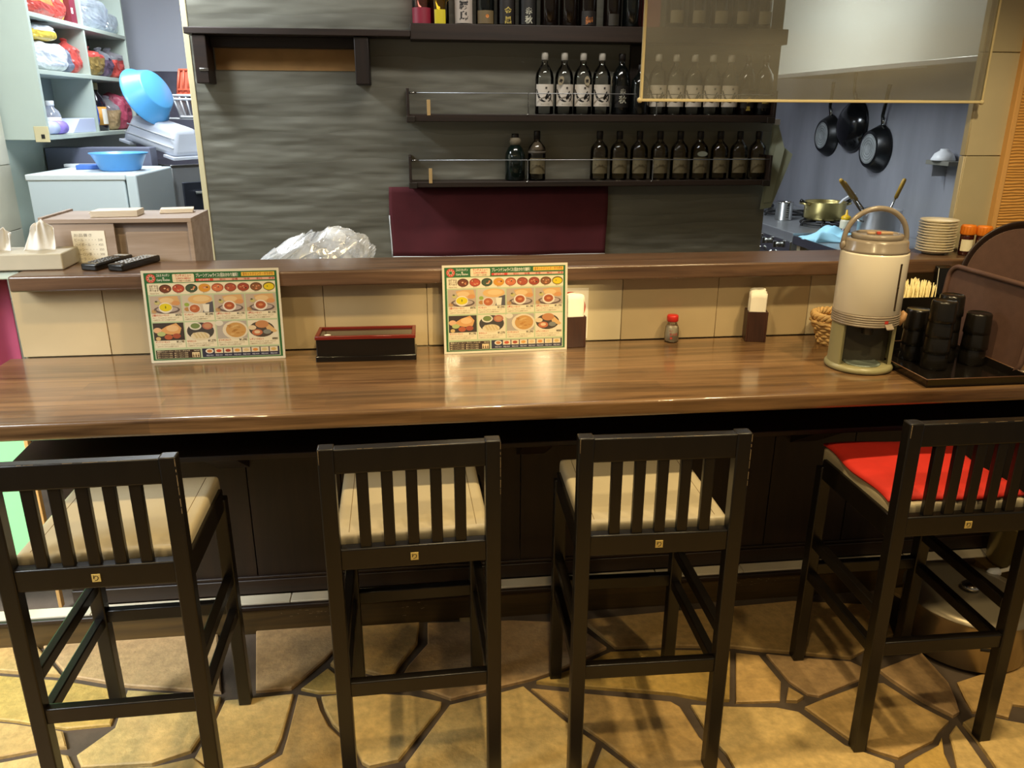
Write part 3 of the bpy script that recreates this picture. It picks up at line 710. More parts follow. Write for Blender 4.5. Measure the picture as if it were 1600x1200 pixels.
napkin_holder('dark wooden napkin holder full of white napkins beside the right menu', (.466, 2.276, .9305), math.radians(3))
napkin_holder('dark wooden napkin holder full of white napkins between shaker bottle and wicker basket', (1.038, 2.278, .9305), math.radians(-13))

# no-smoking card on the tiles
t = thing('no_smoking_card', 'white no smoking card on the tiles behind the left napkin holder', 'sign', (.459, 2.3125, .94), 0)
mb = MB(); mb.box(-.057, .057, -.0006, .0006, 0, .158); mb.build('card', M_paper, t)
mb = MB(); n = 40
vs_ = []; fs_ = []
for i in range(n):
    a = 2 * math.pi * i / n
    for r in (.049, .0375): vs_.append((r * math.cos(a), -.0009, .098 + r * math.sin(a)))
for i in range(n): j = (i + 1) % n; fs_.append((2 * i, 2 * j, 2 * j + 1, 2 * i + 1))
mb._new(vs_, fs_); c45 = .7071 * .038
mb._new([(-c45 - .004, -.001, .098 + c45 - .004), (-c45 + .004, -.001, .098 + c45 + .004), (c45 + .004, -.001, .098 - c45 + .004), (c45 - .004, -.001, .098 - c45 - .004)], [(0, 1, 2, 3)])
mb.build('red_ring', mat('sign_red', '#c2402c', .6), t)
mb = MB(); mb.quad((-.022, -.0008, .093), (.014, -.0008, .093), (.014, -.0008, .101), (-.022, -.0008, .101)); mb.ell((-.028, -.0009, .118), (.005, .0003, .004), 10, 6); mb.build('cigarette', M_ink, t)

# ------------------------------------------------------------------ shaker bottle
t = thing('shaker_bottle', 'small glass seasoning bottle with a red cap and white powder', 'bottle', (.775, 2.284, .9305))
G_clear = thin_glass('clear_glass', (.93, .94, .90, 1), .05)
mb = MB(); mb.lathe([(.018, 0), (.0215, .003), (.0215, .030), (.019, .048), (.0145, .058), (.0135, .064), (.0135, .067)], 24); mb.build('glass', G_clear, t)
mb = MB(); mb.lathe([(0, .002), (.0195, .003), (.0205, .006), (.0195, .030), (.0175, .046), (.017, .050), (0, .050)], 24); mb.build('powder', mat('white_powder', '#efe6d2', .9), t)
mb = MB(); mb.lathe([(.0155, .064), (.0175, .066), (.0175, .080), (.0155, .084), (0, .0845)], 24); mb.build('cap', mat('red_cap', '#c42a22', .35), t)
mb = MB()
def wrap(r, zc, a0=0): return lambda u, v: (r * math.sin(u / r + a0), -r * math.cos(u / r + a0), zc + v)
f = wrap(.0219, .008, -.35)
put_text(mb, '食卓塩', -.006, .016, .009, f); put_text(mb, '●', -.004, .004, .010, f); put_text(mb, 'SALT', -.008, .028, .006, f)
mb.build('label_print', mat('print_red', '#b8483a', .6), t)

# ------------------------------------------------------------------ wicker basket
M_wick = mat('wicker', '#d2ac70', .7, var=.25, scale=60)
t = thing('wicker_basket', 'small round wicker basket with toothpicks beside the drink dispenser', 'basket', (1.268, 2.215, .9305)); t.scale = (1.1, 1.1, 1.2)
mb = MB()
for k in range(7):
    z = .006 + .0085 * k; r = .043 + .0019 * k + .0005 * k * k * .6
    mb.tube([((r + .0022 * math.cos(12 * a + k * math.pi)) * math.cos(a), (r + .0022 * math.cos(12 * a + k * math.pi)) * math.sin(a), z + .0012 * math.sin(12 * a)) for a in [2 * math.pi * i / 72 for i in range(72)]], .0046, 6, True)
mb.build('woven_wall', M_wick, t)
mb = MB(); mb.cyl(.044, 0, .005, 24); mb.build('bottom', M_wick, t)
mb = MB()
for q in range(3): mb.tube([((.0605 + .0055 * math.cos(9 * a + q * 2.1)) * math.cos(a), (.0605 + .0055 * math.cos(9 * a + q * 2.1)) * math.sin(a), .072 + .006 * math.sin(9 * a + q * 2.1)) for a in [2 * math.pi * i / 90 for i in range(90)]], .0052, 6, True)
mb.build('rolled_rim', M_wick, t)
rs = random.Random(4); mb = MB()
for k in range(10): mb.tube([(rs.uniform(-.03, .0), rs.uniform(-.03, .02), .008 + .003 * k), (rs.uniform(-.03, .03), rs.uniform(-.03, .03), .04 + .002 * k)], .0018, 5)
tag(mb.build('toothpick_packets', M_paper, t), 'pale paper toothpick packets', kind='stuff')

# ------------------------------------------------------------------ drink dispenser
M_ivory = mat('ivory_plastic', '#d9d1c0', .3, coat=.3); M_taupe = mat('taupe_plastic', '#877d71', .25, coat=.3); M_gband = mat('grey_band_plastic', '#8f8272', .35)
M_green = mat('olive_beige_plastic', '#938d68', .35)
t = thing('drink_dispenser', 'tall white insulated drink dispenser with a taupe carrying handle and clear cup niche', 'dispenser', (1.218, 1.985, .9305), math.radians(-8)); t.scale = (.935, .935, 1)
R = .0915
mb = MB(); mb.lathe([(.090, 0), (.0955, .003), (.0955, .010), (.091, .016), (.086, .017), (0, .017)], 48); base = mb.build('base', M_green, t)
mb = MB(); mb.lathe([(.052, .0172), (.050, .0195), (.044, .0195), (.042, .0178), (0, .0178)], 30, 0, -.022); mb.build('drip_tray', mat('drip_grey', '#7f8a80', .3), base)
mb = MB()         # hollow pedestal: curved wall open at the front with thick edges
a0, a1 = math.radians(-90 + 58), math.radians(270 - 58)
mb.lathe([(.088, .012), (.088, .136)], 40, 0, 0, a0, a1); mb.lathe([(.079, .012), (.079, .136)], 40, 0, 0, a0, a1)
for a in (a0, a1): c, s_ = math.cos(a), math.sin(a); mb.quad((.079 * c, .079 * s_, .012), (.088 * c, .088 * s_, .012), (.088 * c, .088 * s_, .136), (.079 * c, .079 * s_, .136))
mb.build('pedestal', M_green, t)
mb = MB(); mb.box(-.074, .074, -.004, .004, .012, .136); tag(mb.build('niche_back', mat('niche_dark', '#4a463c', .3), t), 'dark back of the cup niche')
mb = MB(); mb.cyl(.016, .10, .136, 16, 0, -.030, .002); mb.build('spout', mat('spout_dark', '#37332b', .35), t)
mb = MB(); prof = [(.084, .130)]
for k in range(5): z = .130 + .0062 * k; prof += [(.0925, z + .0006), (.0932, z + .003), (.0925, z + .0052), (.0912, z + .0058)]
prof += [(.088, .162)]
mb.lathe(prof, 56); bd = mb.build('ribbed_band', M_gband, t)
def onR(r): return lambda u, v: (r * math.sin(u / r), -r * math.cos(u / r), v)
mb = MB(); fR = onR(.0936); mb.grid(lambda u, v: fR(.018 + u * .012, .142 + v * .008), 4, 2); tag(mb.build('red_mark', mat('mark_red', '#c0392b', .5), bd), 'small red mark')
mb = MB(); mb.hexa([(.020, -.108, .128), (.020, -.108, .132), (.020, -.088, .136), (.020, -.088, .142), (.044, -.100, .128), (.044, -.100, .132), (.044, -.080, .136), (.044, -.080, .142)], .002); mb.build('push_lever', M_gband, t)
mb = MB(); mb.lathe([(.0895, .160), (.0918, .164), (.0918, .318), (.0905, .322), (.080, .323)], 56); bo = mb.build('body', M_ivory, t)
fR = onR(.0921); u0 = .046
mb = MB(); mb.grid(lambda u, v: fR(u0 + (u - .5) * .0085 * min(1, 1), .178 + v * .122), 4, 16); mb.build('level_gauge', mat('gauge_dark', '#5c4b36', .2), bo)
mb = MB(); fR2 = onR(.0926); mb.grid(lambda u, v: fR2(u0 + (u - .5) * .003, .182 + v * .114), 2, 8)
for z in (.178, .238, .298): mb.ell(fR2(u0, z), (.003, .002, .003), 8, 6)
mb.build('gauge_tube', mat('gauge_tube', '#2e261b', .15), bo)
mb = MB(); mb.lathe([(.085, .320), (.0895, .324), (.0895, .329), (.0855, .333), (.0845, .350), (.081, .355), (.06, .356)], 56); cl = mb.build('collar', M_taupe, t)
mb = MB(); mb.lathe([(.066, .355), (.069, .357), (.069, .366), (.066, .369), (.056, .370), (.054, .3665), (0, .3665)], 48); lid = mb.build('lid', M_taupe, t)
mb = MB(); mb.box(-.004, .040, -.010, .004, .3665, .373, .002); mb.cyl(.012, .3665, .372, 16, -.018, .0, .001); mb.build('lid_latch', mat('latch_clear_taupe', '#b59a7c', .2), lid)
mb = MB(); mb.box(-.006, .004, -.014, -.006, .3668, .374, .001); tag(mb.build('latch_button', mat('latch_red', '#b8402c', .4), lid), 'small red button')
mb = MB(); hp = []
for i in range(29):
    a = math.pi * i / 28; hp.append((-.089 * math.cos(a), .012 - .004 * math.sin(a), .338 + .094 * math.sin(a) ** .85))
mb.tube(hp, .0072, 10); 
for sx in (-1, 1): mb.ell((sx * .089, .012, .336), (.008, .013, .014), 14, 8)
tag(mb.build('handle', M_taupe, t), 'arched carrying handle')
mb = MB(); mb.tube([(.088, -.022, .125), (.098, -.024, .143), (.103, -.020, .153), (.098, -.014, .160)], [.008, .010, .009, .005], 10); mb.build('side_clip', mat('clip_tan', '#b58a5e', .5), t)

# ------------------------------------------------------------------ black serving tray with stacked cups
t = thing('serving_tray', 'black lacquer tray at the right end holding stacked black cups', 'tray', (1.435, 1.958, .9305))
mb = MB(); mb.box(-.138, .138, -.168, .168, 0, .004, .001); mb.build('tray_floor', M_blackm, t)
mb = MB()
for sx in (-1, 1):
    x = sx * .140
    mb.hexa([(x - sx * .003 - .002, -.170, .0), (x + sx * .004 - .002, -.174, .024), (x - sx * .003 - .002, .170, 0), (x + sx * .004 - .002, .174, .024), (x - sx * .003 + .002, -.170, 0), (x + sx * .004 + .002, -.174, .024), (x - sx * .003 + .002, .170, 0), (x + sx * .004 + .002, .174, .024)], .0008)
    y = sx * .170
    mb.hexa([(-.140, y - sx * .003 - .002, 0), (-.144, y + sx * .004 - .002, .024), (-.140, y - sx * .003 + .002, 0), (-.144, y + sx * .004 + .002, .024), (.140, y - sx * .003 - .002, 0), (.144, y + sx * .004 - .002, .024), (.140, y - sx * .003 + .002, 0), (.144, y + sx * .004 + .002, .024)], .0008)
mb.build('raised_edge', M_blackm, t)
mb = MB(); e = .1755; f_ = .1455
for a, b in (((-f_, -e), (f_, -e)), ((-f_, -e), (-f_, e)), ((f_, -e), (f_, e)), ((-f_, e), (f_, e))): mb.tube([(a[0], a[1], .0242), (b[0], b[1], .0242)], .0011, 6)
tag(mb.build('edge_line', mat('worn_brown_edge', '#6a4a34', .35), t), 'brown line worn along the tray edge')
def cup_mesh():
    mb = MB(); mb.lathe([(.0335, 0), (.0342, .001), (.0340, .010), (.0318, .053), (.0300, .057), (.028, .058), (.027, .0565), (0, .0565)], 28)
    return mb
cup0 = cup_mesh().build('cup', mat('black_melamine', '#16130f', .25))
k = 0
for s_, (x, y, n, nm) in enumerate([(1.410, 1.935, 4, 'tall front stack'), (1.478, 2.000, 4, 'tall rear stack'), (1.400, 2.022, 3, 'short left stack'), (1.541, 1.962, 3, 'short right stack')]):
    for i in range(n):
        c = cup0 if k == 0 else cup0.copy()
        if k: COL.objects.link(c)
        c.location = (x + .0008 * math.sin(5 * i + s_), y + .0008 * math.cos(3 * i), .9352 + .0437 * i)
        pos = {0: 'bottom cup', n - 1: 'top cup', 1: 'second cup from the bottom', 2: 'third cup from the bottom'}[i] if i in (0, 1, n - 1) or n == 4 else 'middle cup'
        if n == 3: pos = ('bottom cup', 'middle cup', 'top cup')[i]
        tag(c, 'upside-down black cup, %s of the %s' % (pos, nm), 'cup', 'black cups stacked on the tray'); k += 1

# black straw box behind the cups
t = thing('straw_box', 'black plastic box of wrapped straws behind the stacked cups', 'box', (1.500, 2.196, .9305), math.radians(0))
for a in ((-.075, .075, -.040, -.037), (-.075, .075, .037, .040), (-.075, -.072, -.037, .037), (.072, .075, -.037, .037)):
    mb = MB(); mb.box(a[0], a[1], a[2], a[3], 0, .150, .0008, 1); mb.build('side_panel', M_blackp, t)
mb = MB(); mb.box(-.072, .072, -.037, .037, 0, .003); mb.build('base', M_blackp, t)
rs = random.Random(8); mb = MB()
for i in range(150):
    x = rs.uniform(-.068, .045); y = rs.uniform(-.032, .032); h = .155 + .036 * math.sin((x + .066) / .14 * math.pi) + rs.uniform(-.006, .006)
    mb.tube([(x, y, .01), (x + rs.uniform(-.012, .012), y + rs.uniform(-.008, .008), h)], .0016, 4)
tag(mb.build('straws', mat('straw_wrap', '#e8d79c', .5), t), 'pale yellow wrapped straws', kind='stuff')
t = thing('black_holder', 'black upright plastic holder with a slanted side right of the straws', 'holder', (1.606, 2.248, .9305))
mb = MB(); mb.hexa([(-.022, -.036, 0), (-.022, -.020, .222), (-.022, .0, 0), (-.022, .0, .228), (.026, -.036, 0), (.026, -.020, .222), (.026, .0, 0), (.026, .0, .228)], .002); mb.build('body', M_blackp, t)
mb = MB(); mb.tube([(-.0225, -.0365, .02), (-.0225, -.021, .2225)], .0010, 6); tag(mb.build('edge', M_silver, t), 'pale line along the edge')  # thin pale line down the left front edge

# brown oblong tray on edge, round woven tray
M_brown = mat('brown_nonslip_plastic', '#594037', .6, var=.1, scale=40, bump=.08, bscale=400)
def rr(w, h, r, n=6):
    pts = []
    for cx, cy, a in ((w / 2 - r, h / 2 - r, 0), (-w / 2 + r, h / 2 - r, 90), (-w / 2 + r, -h / 2 + r, 180), (w / 2 - r, -h / 2 + r, 270)):
        for k in range(n + 1): t_ = math.radians(a + 90 * k / n); pts.append((cx + r * math.cos(t_), cy + r * math.sin(t_)))
    return pts
t = thing('oblong_tray', 'brown oblong tray with rounded corners standing on edge at the right end', 'tray', (1.598, 2.015, 1.0525))
t.rotation_euler = (math.radians(90), math.radians(0), math.radians(90)); 
mb = MB(); mb.prism(rr(.36, .226, .035), -.004, .004, .001); mb.build('tray_floor', M_brown, t)
mb = MB(); P1 = rr(.366, .232, .038, 8); mb.tube([(p[0], p[1], -.006) for p in P1], .0075, 8, True); mb.build('rolled_edge', M_brown, t)
t.rotation_euler = (math.radians(90), 0, math.radians(90)); t.rotation_euler.rotate_axis('X', math.radians(5))
t = thing('round_tray', 'round brown ridged tray leaning at the right end behind the oblong tray', 'tray', (1.835, 2.212, 1.112))
mb = MB(); prof = [(0, 0)]
for k in range(26): r = .008 + .0058 * k; prof += [(r, .0004), (r + .0029, .0016)]
prof += [(.160, .001)]
mb.lathe(prof, 72); mb.build('ridged_centre', M_brown, t)
mb = MB(); mb.lathe([(.158, -.002), (.159, .002), (.170, .010), (.177, .015), (.181, .015), (.182, .012), (.172, .002), (.160, -.004)], 72); mb.build('raised_rim', mat('dark_brown_rim', '#2c1d17', .4), t)
t.rotation_euler = (math.radians(84), 0, math.radians(-10))
mb = MB(); mb.box(-.012, .012, -.02, .02, 0, .014, .002); o = mb.build('wipe_packet', M_paper, None, (1.612, 1.838, .9305), (0, 0, .3)); tag(o, 'small white wet wipe packet at the near corner of the brown oblong tray', 'packet')
# ------------------------------------------------------------------ things on the ledge
ZL = 1.1755
t = thing('tissue_box', 'tissue box in a pale wooden cover at the left end of the ledge', 'tissue box', (-1.105, 2.402, ZL), math.radians(2))
M_pale = mat('pale_wood_cover', '#ada592', .5, var=.08, scale=10)
mb = MB(); mb.box(-.125, .125, -.066, .066, 0, .046, .004)
mb.build('cover', M_pale, t)
mb = MB()
for (ox, w, h, ph) in ((.045, .085, .085, 0), (-.055, .055, .062, 1.7)):
    def tis(u, v, ox=ox, w=w, h=h, ph=ph):
        a = (u - .5); x = ox + a * w * (1 - .25 * v) + .016 * v; y = .010 * math.sin(u * 9 + ph) * (.4 + v) + .008 * math.sin(u * 21 + ph + v * 3) * v; z = .044 + h * v * (1 - .9 * abs(a) ** 1.6) + .006 * math.sin(u * 13 + ph) * v
        return (x, y, z)
    mb.grid(tis, 20, 10)
tag(mb.build('tissue', mat('tissue_paper', '#dddbd8', .9), t, solid=.0012), 'two white tissues pulled out')
def remote(label, loc, rz, rows):
    t = thing('remote_control', label, 'remote control', loc, rz, 'remote controls on the ledge')
    mb = MB(); mb.box(-.024, .024, -.085, .085, 0, .019, .005, 3); mb.build('shell', M_blackp, t)
    mb = MB(); bl = 0
    for j in range(rows):
        for i in range(4 if j % 3 else 3):
            n = 4 if j % 3 else 3; x = -.016 + .032 * i / (n - 1); y = -.055 + .012 * j
            mb.box(x - .0034, x + .0034, y - .003, y + .003, .0185, .0205, .0006, 1)
    tag(mb.build('buttons', mat('button_grey_%d' % rows, '#9fa2a8' if rows > 9 else '#5d5e60', .5), t), 'rows of small push buttons')
    mb = MB(); mb.box(-.019, .019, .058, .078, .0186, .0195); mb.build('display', mat('button_white', '#c4c7cc', .35), t)
remote('black remote control on the ledge, the left one beside the tissue box', (-.880, 2.400, ZL), math.radians(-16), 8)
remote('black remote control with pale buttons on the ledge, right of the other remote', (-.800, 2.382, ZL), math.radians(-19), 11)
# small plates, sauces
M_plate = mat('cream_plate', '#e6dcc4', .25, coat=.4)
def plate():
    mb = MB(); mb.lathe([(0, .0), (.030, 0), (.033, .001), (.036, .004), (.055, .0115), (.0568, .0135), (.0555, .0142), (.036, .007), (.030, .0045), (0, .0042)], 36); return mb
pl0 = plate().build('small_plate', M_plate)
for i in range(12):
    c = pl0 if i == 0 else pl0.copy()
    if i: COL.objects.link(c)
    c.location = (1.650 + .001 * math.sin(i * 3), 2.362 + .001 * math.cos(i * 2), ZL + .0085 * i)
    o = ['lowest', 'second from the bottom', 'third from the bottom', 'fourth from the bottom', 'fifth from the bottom', 'sixth from the bottom', 'sixth from the top', 'fifth from the top', 'fourth from the top', 'third from the top', 'second from the top', 'topmost'][i]
    tag(c, 'small cream plate, %s of the stack on the ledge' % o, 'plate', 'stack of small cream plates')
def sauce(label, loc, lc):
    t = thing('sauce_bottle', label, 'bottle', loc, 0, 'orange capped sauce bottles')
    mb = MB(); mb.lathe([(0, 0), (.018, 0), (.020, .003), (.020, .060), (.018, .066), (.016, .068)], 24); mb.build('glass', mat('brown_sauce_glass', '#3a150f', .12, coat=.5), t)
    mb = MB(); mb.lathe([(.0205, .064), (.0215, .066), (.0215, .090), (.020, .094), (0, .095)], 24)
    for k in range(16): a = k * math.pi / 8; mb.box(.0213 * math.cos(a) - .001, .0213 * math.cos(a) + .001, .0213 * math.sin(a) - .001, .0213 * math.sin(a) + .001, .067, .089)
    mb.build('cap', mat('orange_cap', '#d97a1e', .4), t)
    mb = MB(); mb.lathe([(.0204, .014), (.0204, .050)], 20, 0, 0, math.radians(-170), math.radians(-60)); mb.build('label', mat('sauce_label', lc, .5), t)
sauce('orange capped brown sauce bottle, left and rear one beside the plate stack', (1.727, 2.322, ZL), '#e6e0c6')
sauce('orange capped brown sauce bottle, right one partly behind the round tray', (1.762, 2.296, ZL), '#d9a04a')
# low grey cabinet and magenta curtain left of the ledge, green board below
mb = MB(); mb.box(-2.0, -1.10, 2.345, 2.62, 1.150, 1.172, .003); tag(mb.build('side_shelf', M_paint), 'pale grey shelf board just left of the ledge end', 'shelf')
def cur(u, v): x = -1.80 + u * .585; return (x, 2.515 + .018 * math.sin(u * 34 + v * 1.4) * (.5 + .6 * v) - .01, 1.146 - v * .66 + .002 * math.sin(u * 20))
mb = MB(); mb.grid(cur, 80, 14); cu = mb.build('curtain', mat('magenta_cloth', '#963a54', .75, var=.1, scale=8), solid=.002)
tag(cu, 'magenta cloth curtain hanging left of the counter end', 'curtain')
t = thing('green_board', 'mint green board standing behind the left end of the counter', 'board', (-1.50, 2.44, 0))
mb = MB(); mb.box(-.45, .272, 0, .015, .14, .84); mb.build('panel', mat('mint_green', '#9df2a6', .6), t)
mb = MB(); mb.box(.272, .284, -.002, .018, .02, .85, .002); mb.box(-.45, .284, -.002, .018, .84, .852, .002); mb.box(-.45, .284, -.002, .018, .12, .14, .002); mb.box(-.45, -.43, -.002, .018, .0, .84, .002); mb.build('frame', M_oakedge, t)

# ------------------------------------------------------------------ kitchen side work table, wooden box, plastic bag
t = thing('work_table', 'low wooden work table on the kitchen side behind the ledge', 'table', (.25, 2.80, 0))
mb = MB(); mb.box(-1.25, 1.25, -.33, .30, .96, .995, .003); mb.build('table_top', M_dark, t)
for sx in (-1, 1):
    for sy in (-1, 1):
        mb = MB(); mb.box(sx * 1.2 - .02, sx * 1.2 + .02, sy * .25 - .02, sy * .25 + .02, 0, .96); mb.build('leg', M_dark, t)
M_box = wood('pale_box_wood', '#8d7a6a', '#a8968a', .6, .6, 'X', bump=.02)
t = thing('wooden_box', 'pale brown wooden box with an open front behind the remotes', 'box', (-.868, 2.478, .9955))
mb = MB(); mb.box(-.202, .212, 0, .215, .290, .302, .001); mb.build('top_panel', M_box, t)
mb = MB(); mb.box(-.214, -.202, 0, .225, 0, .308, .001); mb.build('side_panel', M_box, t)
mb = MB(); mb.box(.200, .212, 0, .215, 0, .290, .001); mb.build('side_panel', M_box, t)
mb = MB(); mb.box(-.202, .200, .203, .213, 0, .290); mb.build('back_panel', M_box, t)
mb = MB(); mb.box(-.202, -.01, .004, .012, 0, .290); mb.box(-.02, .20, .03, .038, 0, .290); mb.build('front_panel', M_box, t)
mb = MB(); mb.box(.02, .20, .008, .016, 0, .262, .001); tag(mb.build('door_panel', M_box, t), 'set back front panel')
mb = MB(); mb.box(-.13, -.038, .0025, .0038, .16, .268); sh = mb.build('price_sheet', M_paper, t)
mb = MB()
for i, s_ in enumerate(('お品書き', 'ビール ・・・・ 500', 'ハイボール ・・ 450', 'ラッシー ・・・ 350', 'ウーロン茶 ・・ 300', 'コーラ ・・・・ 300')): put_text(mb, s_, -.124, .252 - .014 * i, .010, lambda u, v: (u, .0022, v), .05 if i == 0 else .078)
mb.build('price_lettering', mat('faded_ink', '#8d8478', .7), sh)
M_memo = mat('memo_paper', '#dcd2c4', .8)
mb = MB()
for i in range(8): mb.hexa([(-.068 + .0006 * (i % 3), -.036, .0022 * i), (-.068, -.036, .0022 * i + .0018), (-.060, .040, .0022 * i), (-.060, .040, .0022 * i + .0018), (.060 + .0008 * (i % 2), -.030, .0022 * i), (.060, -.030, .0022 * i + .0018), (.066, .044, .0022 * i), (.066, .044, .0022 * i + .0018)])
o = mb.build('paper_pad', M_memo, None, (-.886, 2.556, 1.2985), (0, 0, math.radians(6))); tag(o, 'thick pad of white papers on top of the wooden box', 'paper', 'papers on the wooden box')
mb = MB(); mb.box(-.048, .048, -.028, .028, 0, .006, .001); mb.box(-.046, .05, -.026, .03, .006, .012, .001)
o = mb.build('order_pad', M_memo, None, (-.735, 2.630, 1.2985), (0, 0, math.radians(12))); tag(o, 'small cream order pad at the rear right of the wooden box top', 'paper', 'papers on the wooden box')
mb = MB(); mb.box(-.07, .03, -.02, .025, 0, .0015); o = mb.build('paper_sheet', M_paper, None, (-.925, 2.645, 1.2985), (0, 0, .1)); tag(o, 'loose white paper sheet behind the thick pad on the wooden box', 'paper', 'papers on the wooden box')
# crumpled clear bag
G_bag = thin_glass('clear_bag_film', (.94, .95, .97, 1), .10, .18, .18, (.85, .88, .92, 1), (3, 3, 3))
def bagf(u, v):
    a = 2 * math.pi * u; b = v * math.pi * .62
    x = .185 * math.cos(a) * math.sin(b + .25); y = .11 * math.sin(a) * math.sin(b + .25)
    z = (.160 + .055 * min(1, max(0, (x + .18) / .16))) * max(0, math.cos(b * .80)) ** .45
    z += .018 * math.exp(-((x - .085) / .055) ** 2) * max(0, 1 - (y / .08) ** 2)
    n = .016 * math.sin(9 * a + 5 * v) * math.sin(7 * v + 2 * a) + .010 * math.sin(23 * u * 3 + 17 * v) + .007 * math.sin(31 * v + 19 * u * 6.28)
    return (x + n, y + n * .7, max(.001, z + n))
mb = MB(); mb.grid(bagf, 90, 40); o = mb.build('plastic_bag', G_bag, None, (-.335, 2.66, .9955)); tag(o, 'crumpled clear plastic bag behind the ledge below the olive wall', 'bag')
mb = MB(); mb.tube([(.075, -.03, .21), (.095, -.02, .232), (.125, 0, .228), (.150, .01, .18), (.165, .01, .12)], [.014, .010, .012, .011, .014], 8); mb.tube([(.11, .02, .22), (.07, .03, .20), (.05, .03, .16)], [.012, .008, .012], 8); hl = mb.build('handle_strip', G_bag, o)
for q in (o, hl):
    for p in q.data.polygons: p.use_smooth = False

# ------------------------------------------------------------------ hanging glass screen
G_screen = thin_glass('grimy_glass', (.84, .82, .74, 1), .03, .03, .12, (.60, .57, .47, 1), (.5, .5, 2.2))
t = thing('glass_screen', 'hanging glass splash screen with pale edges above the ledge on the right', 'screen', (1.19, 2.362, 1.628))
mb = MB(); mb.box(-.526, .526, -.003, .003, .006, .975); mb.build('pane', G_screen, t)
mb = MB(); mb.box(-.532, .532, -.006, .006, 0, .008, .002); mb.build('edge_strip', M_trim, t)
mb = MB(); mb.box(-.534, -.526, -.006, .006, .0, .975, .002); mb.build('edge_strip', M_trim, t)
mb = MB(); mb.box(.526, .532, -.006, .006, .0, .975, .002); mb.build('edge_strip', M_trim, t)
mb = MB(); mb.ell((-.533, 0, .004), (.008, .008, .008), 12, 8); mb.ell((.530, 0, .004), (.008, .008, .008), 12, 8); mb.build('corner_cap', M_trim, t)

# ------------------------------------------------------------------ bar back: plank shelf with brackets, three bottle shelves
t = thing('plank_shelf', 'plain dark wooden plank shelf on two wooden brackets on the olive wall', 'shelf', (0, 3.75, 0))
mb = MB(); mb.box(-.895, .012, -.135, 0, 1.892, 1.918, .003); mb.build('plank', M_shelf, t)
for x0, x1 in ((-.868, -.815), (-.222, -.162)):
    mb = MB(); mb.box(x0, x1, -.125, -.001, 1.704, 1.892, .004); mb.build('bracket', M_dark if x0 < -.5 else M_darkz, t)
mb = MB(); mb.box(-.815, -.222, -.04, -.001, 1.85, 1.892, .002); mb.build('back_rail', M_shelf, t)
M_card = mat('bare_board', '#a67c48', .8, var=.12, scale=12)
mb = MB(); mb.box(-.81, -.222, -.004, -.001, 1.762, 1.848); tag(mb.build('bare_strip', M_card, t), 'bare tan board strip under the plank')
mb = MB(); mb.box(-.85, -.815, -.128, -.124, 1.752, 1.763, .001); tag(mb.build('metal_clip', M_chrome, t), 'small metal clip')

def bottle_shelf(label, z0, z1, x0, x1, rail=None):
    t = thing('bottle_shelf', label, 'shelf', (0, 3.75, 0), 0, 'dark wooden bottle shelves on the olive wall')
    mb = MB(); mb.box(x0, x1, -.132, -.001, z0, z1, .003); mb.build('board', M_shelf, t)
    if rail:
        for sx, x in ((1, x0), (-1, x1)):
            mb = MB(); mb.box(x - .004, x + .008, -.135, -.001, z0 - .004, rail + .018, .002); mb.build('end_board', M_shelf, t)
            mb = MB(); mb.box(x - .006 if sx > 0 else x - .03, x + .03 if sx > 0 else x + .006, -.137, -.125, z0 - .003, z0 + .022, .002); mb.build('corner_bracket', mat('dull_metal', '#4b4540', .4, metal=.8), t)
        mb = MB(); mb.tube([(x0, -.126, rail), (x1, -.126, rail)], .0022, 6); rl = mb.build('guard_rail', M_steel, t)
        mb = MB(); mb.tube([(x0 + .003, -.126, rail), (x0 + .04, -.126, rail)], [.005, .003], 8); mb.build('rail_end', M_chrome, rl)
        for px in (.512, 1.085):
            mb = MB(); mb.tube([(px, -.126, rail + .002), (px, -.128, z1), (px - .008, -.136, z1 - .003)], .0028, 6); mb.build('rail_post', M_chrome, rl)
        mb = MB(); mb.box(.072, .087, -.1345, -.132, z1 - .006, z1 + .058, .001); mb.mi = 1; mb.lathe([(.0025, 0), (0, .0002)], 8); tg = mb.build('wooden_tag', [mat('tag_wood', '#c9a56c', .6), M_ink], t)
    return t
bottle_shelf('dark wooden bottle shelf, topmost of the three at the top of the photo', 1.882, 1.945, .012, 1.66)
bottle_shelf('dark wooden bottle shelf with a guard rail, middle one of the three', 1.557, 1.588, -.010, 1.632, 1.674)
bottle_shelf('dark wooden bottle shelf with a guard rail, lowest of the three above the cloth', 1.280, 1.304, -.010, 1.640, 1.396)
mb = MB(); mb.box(.985, 1.055, 3.731, 3.749, 1.589, 1.881, .003); tag(mb.build('upright_board', M_darkz), 'dark wooden upright board between the top and middle bottle shelves', 'board')

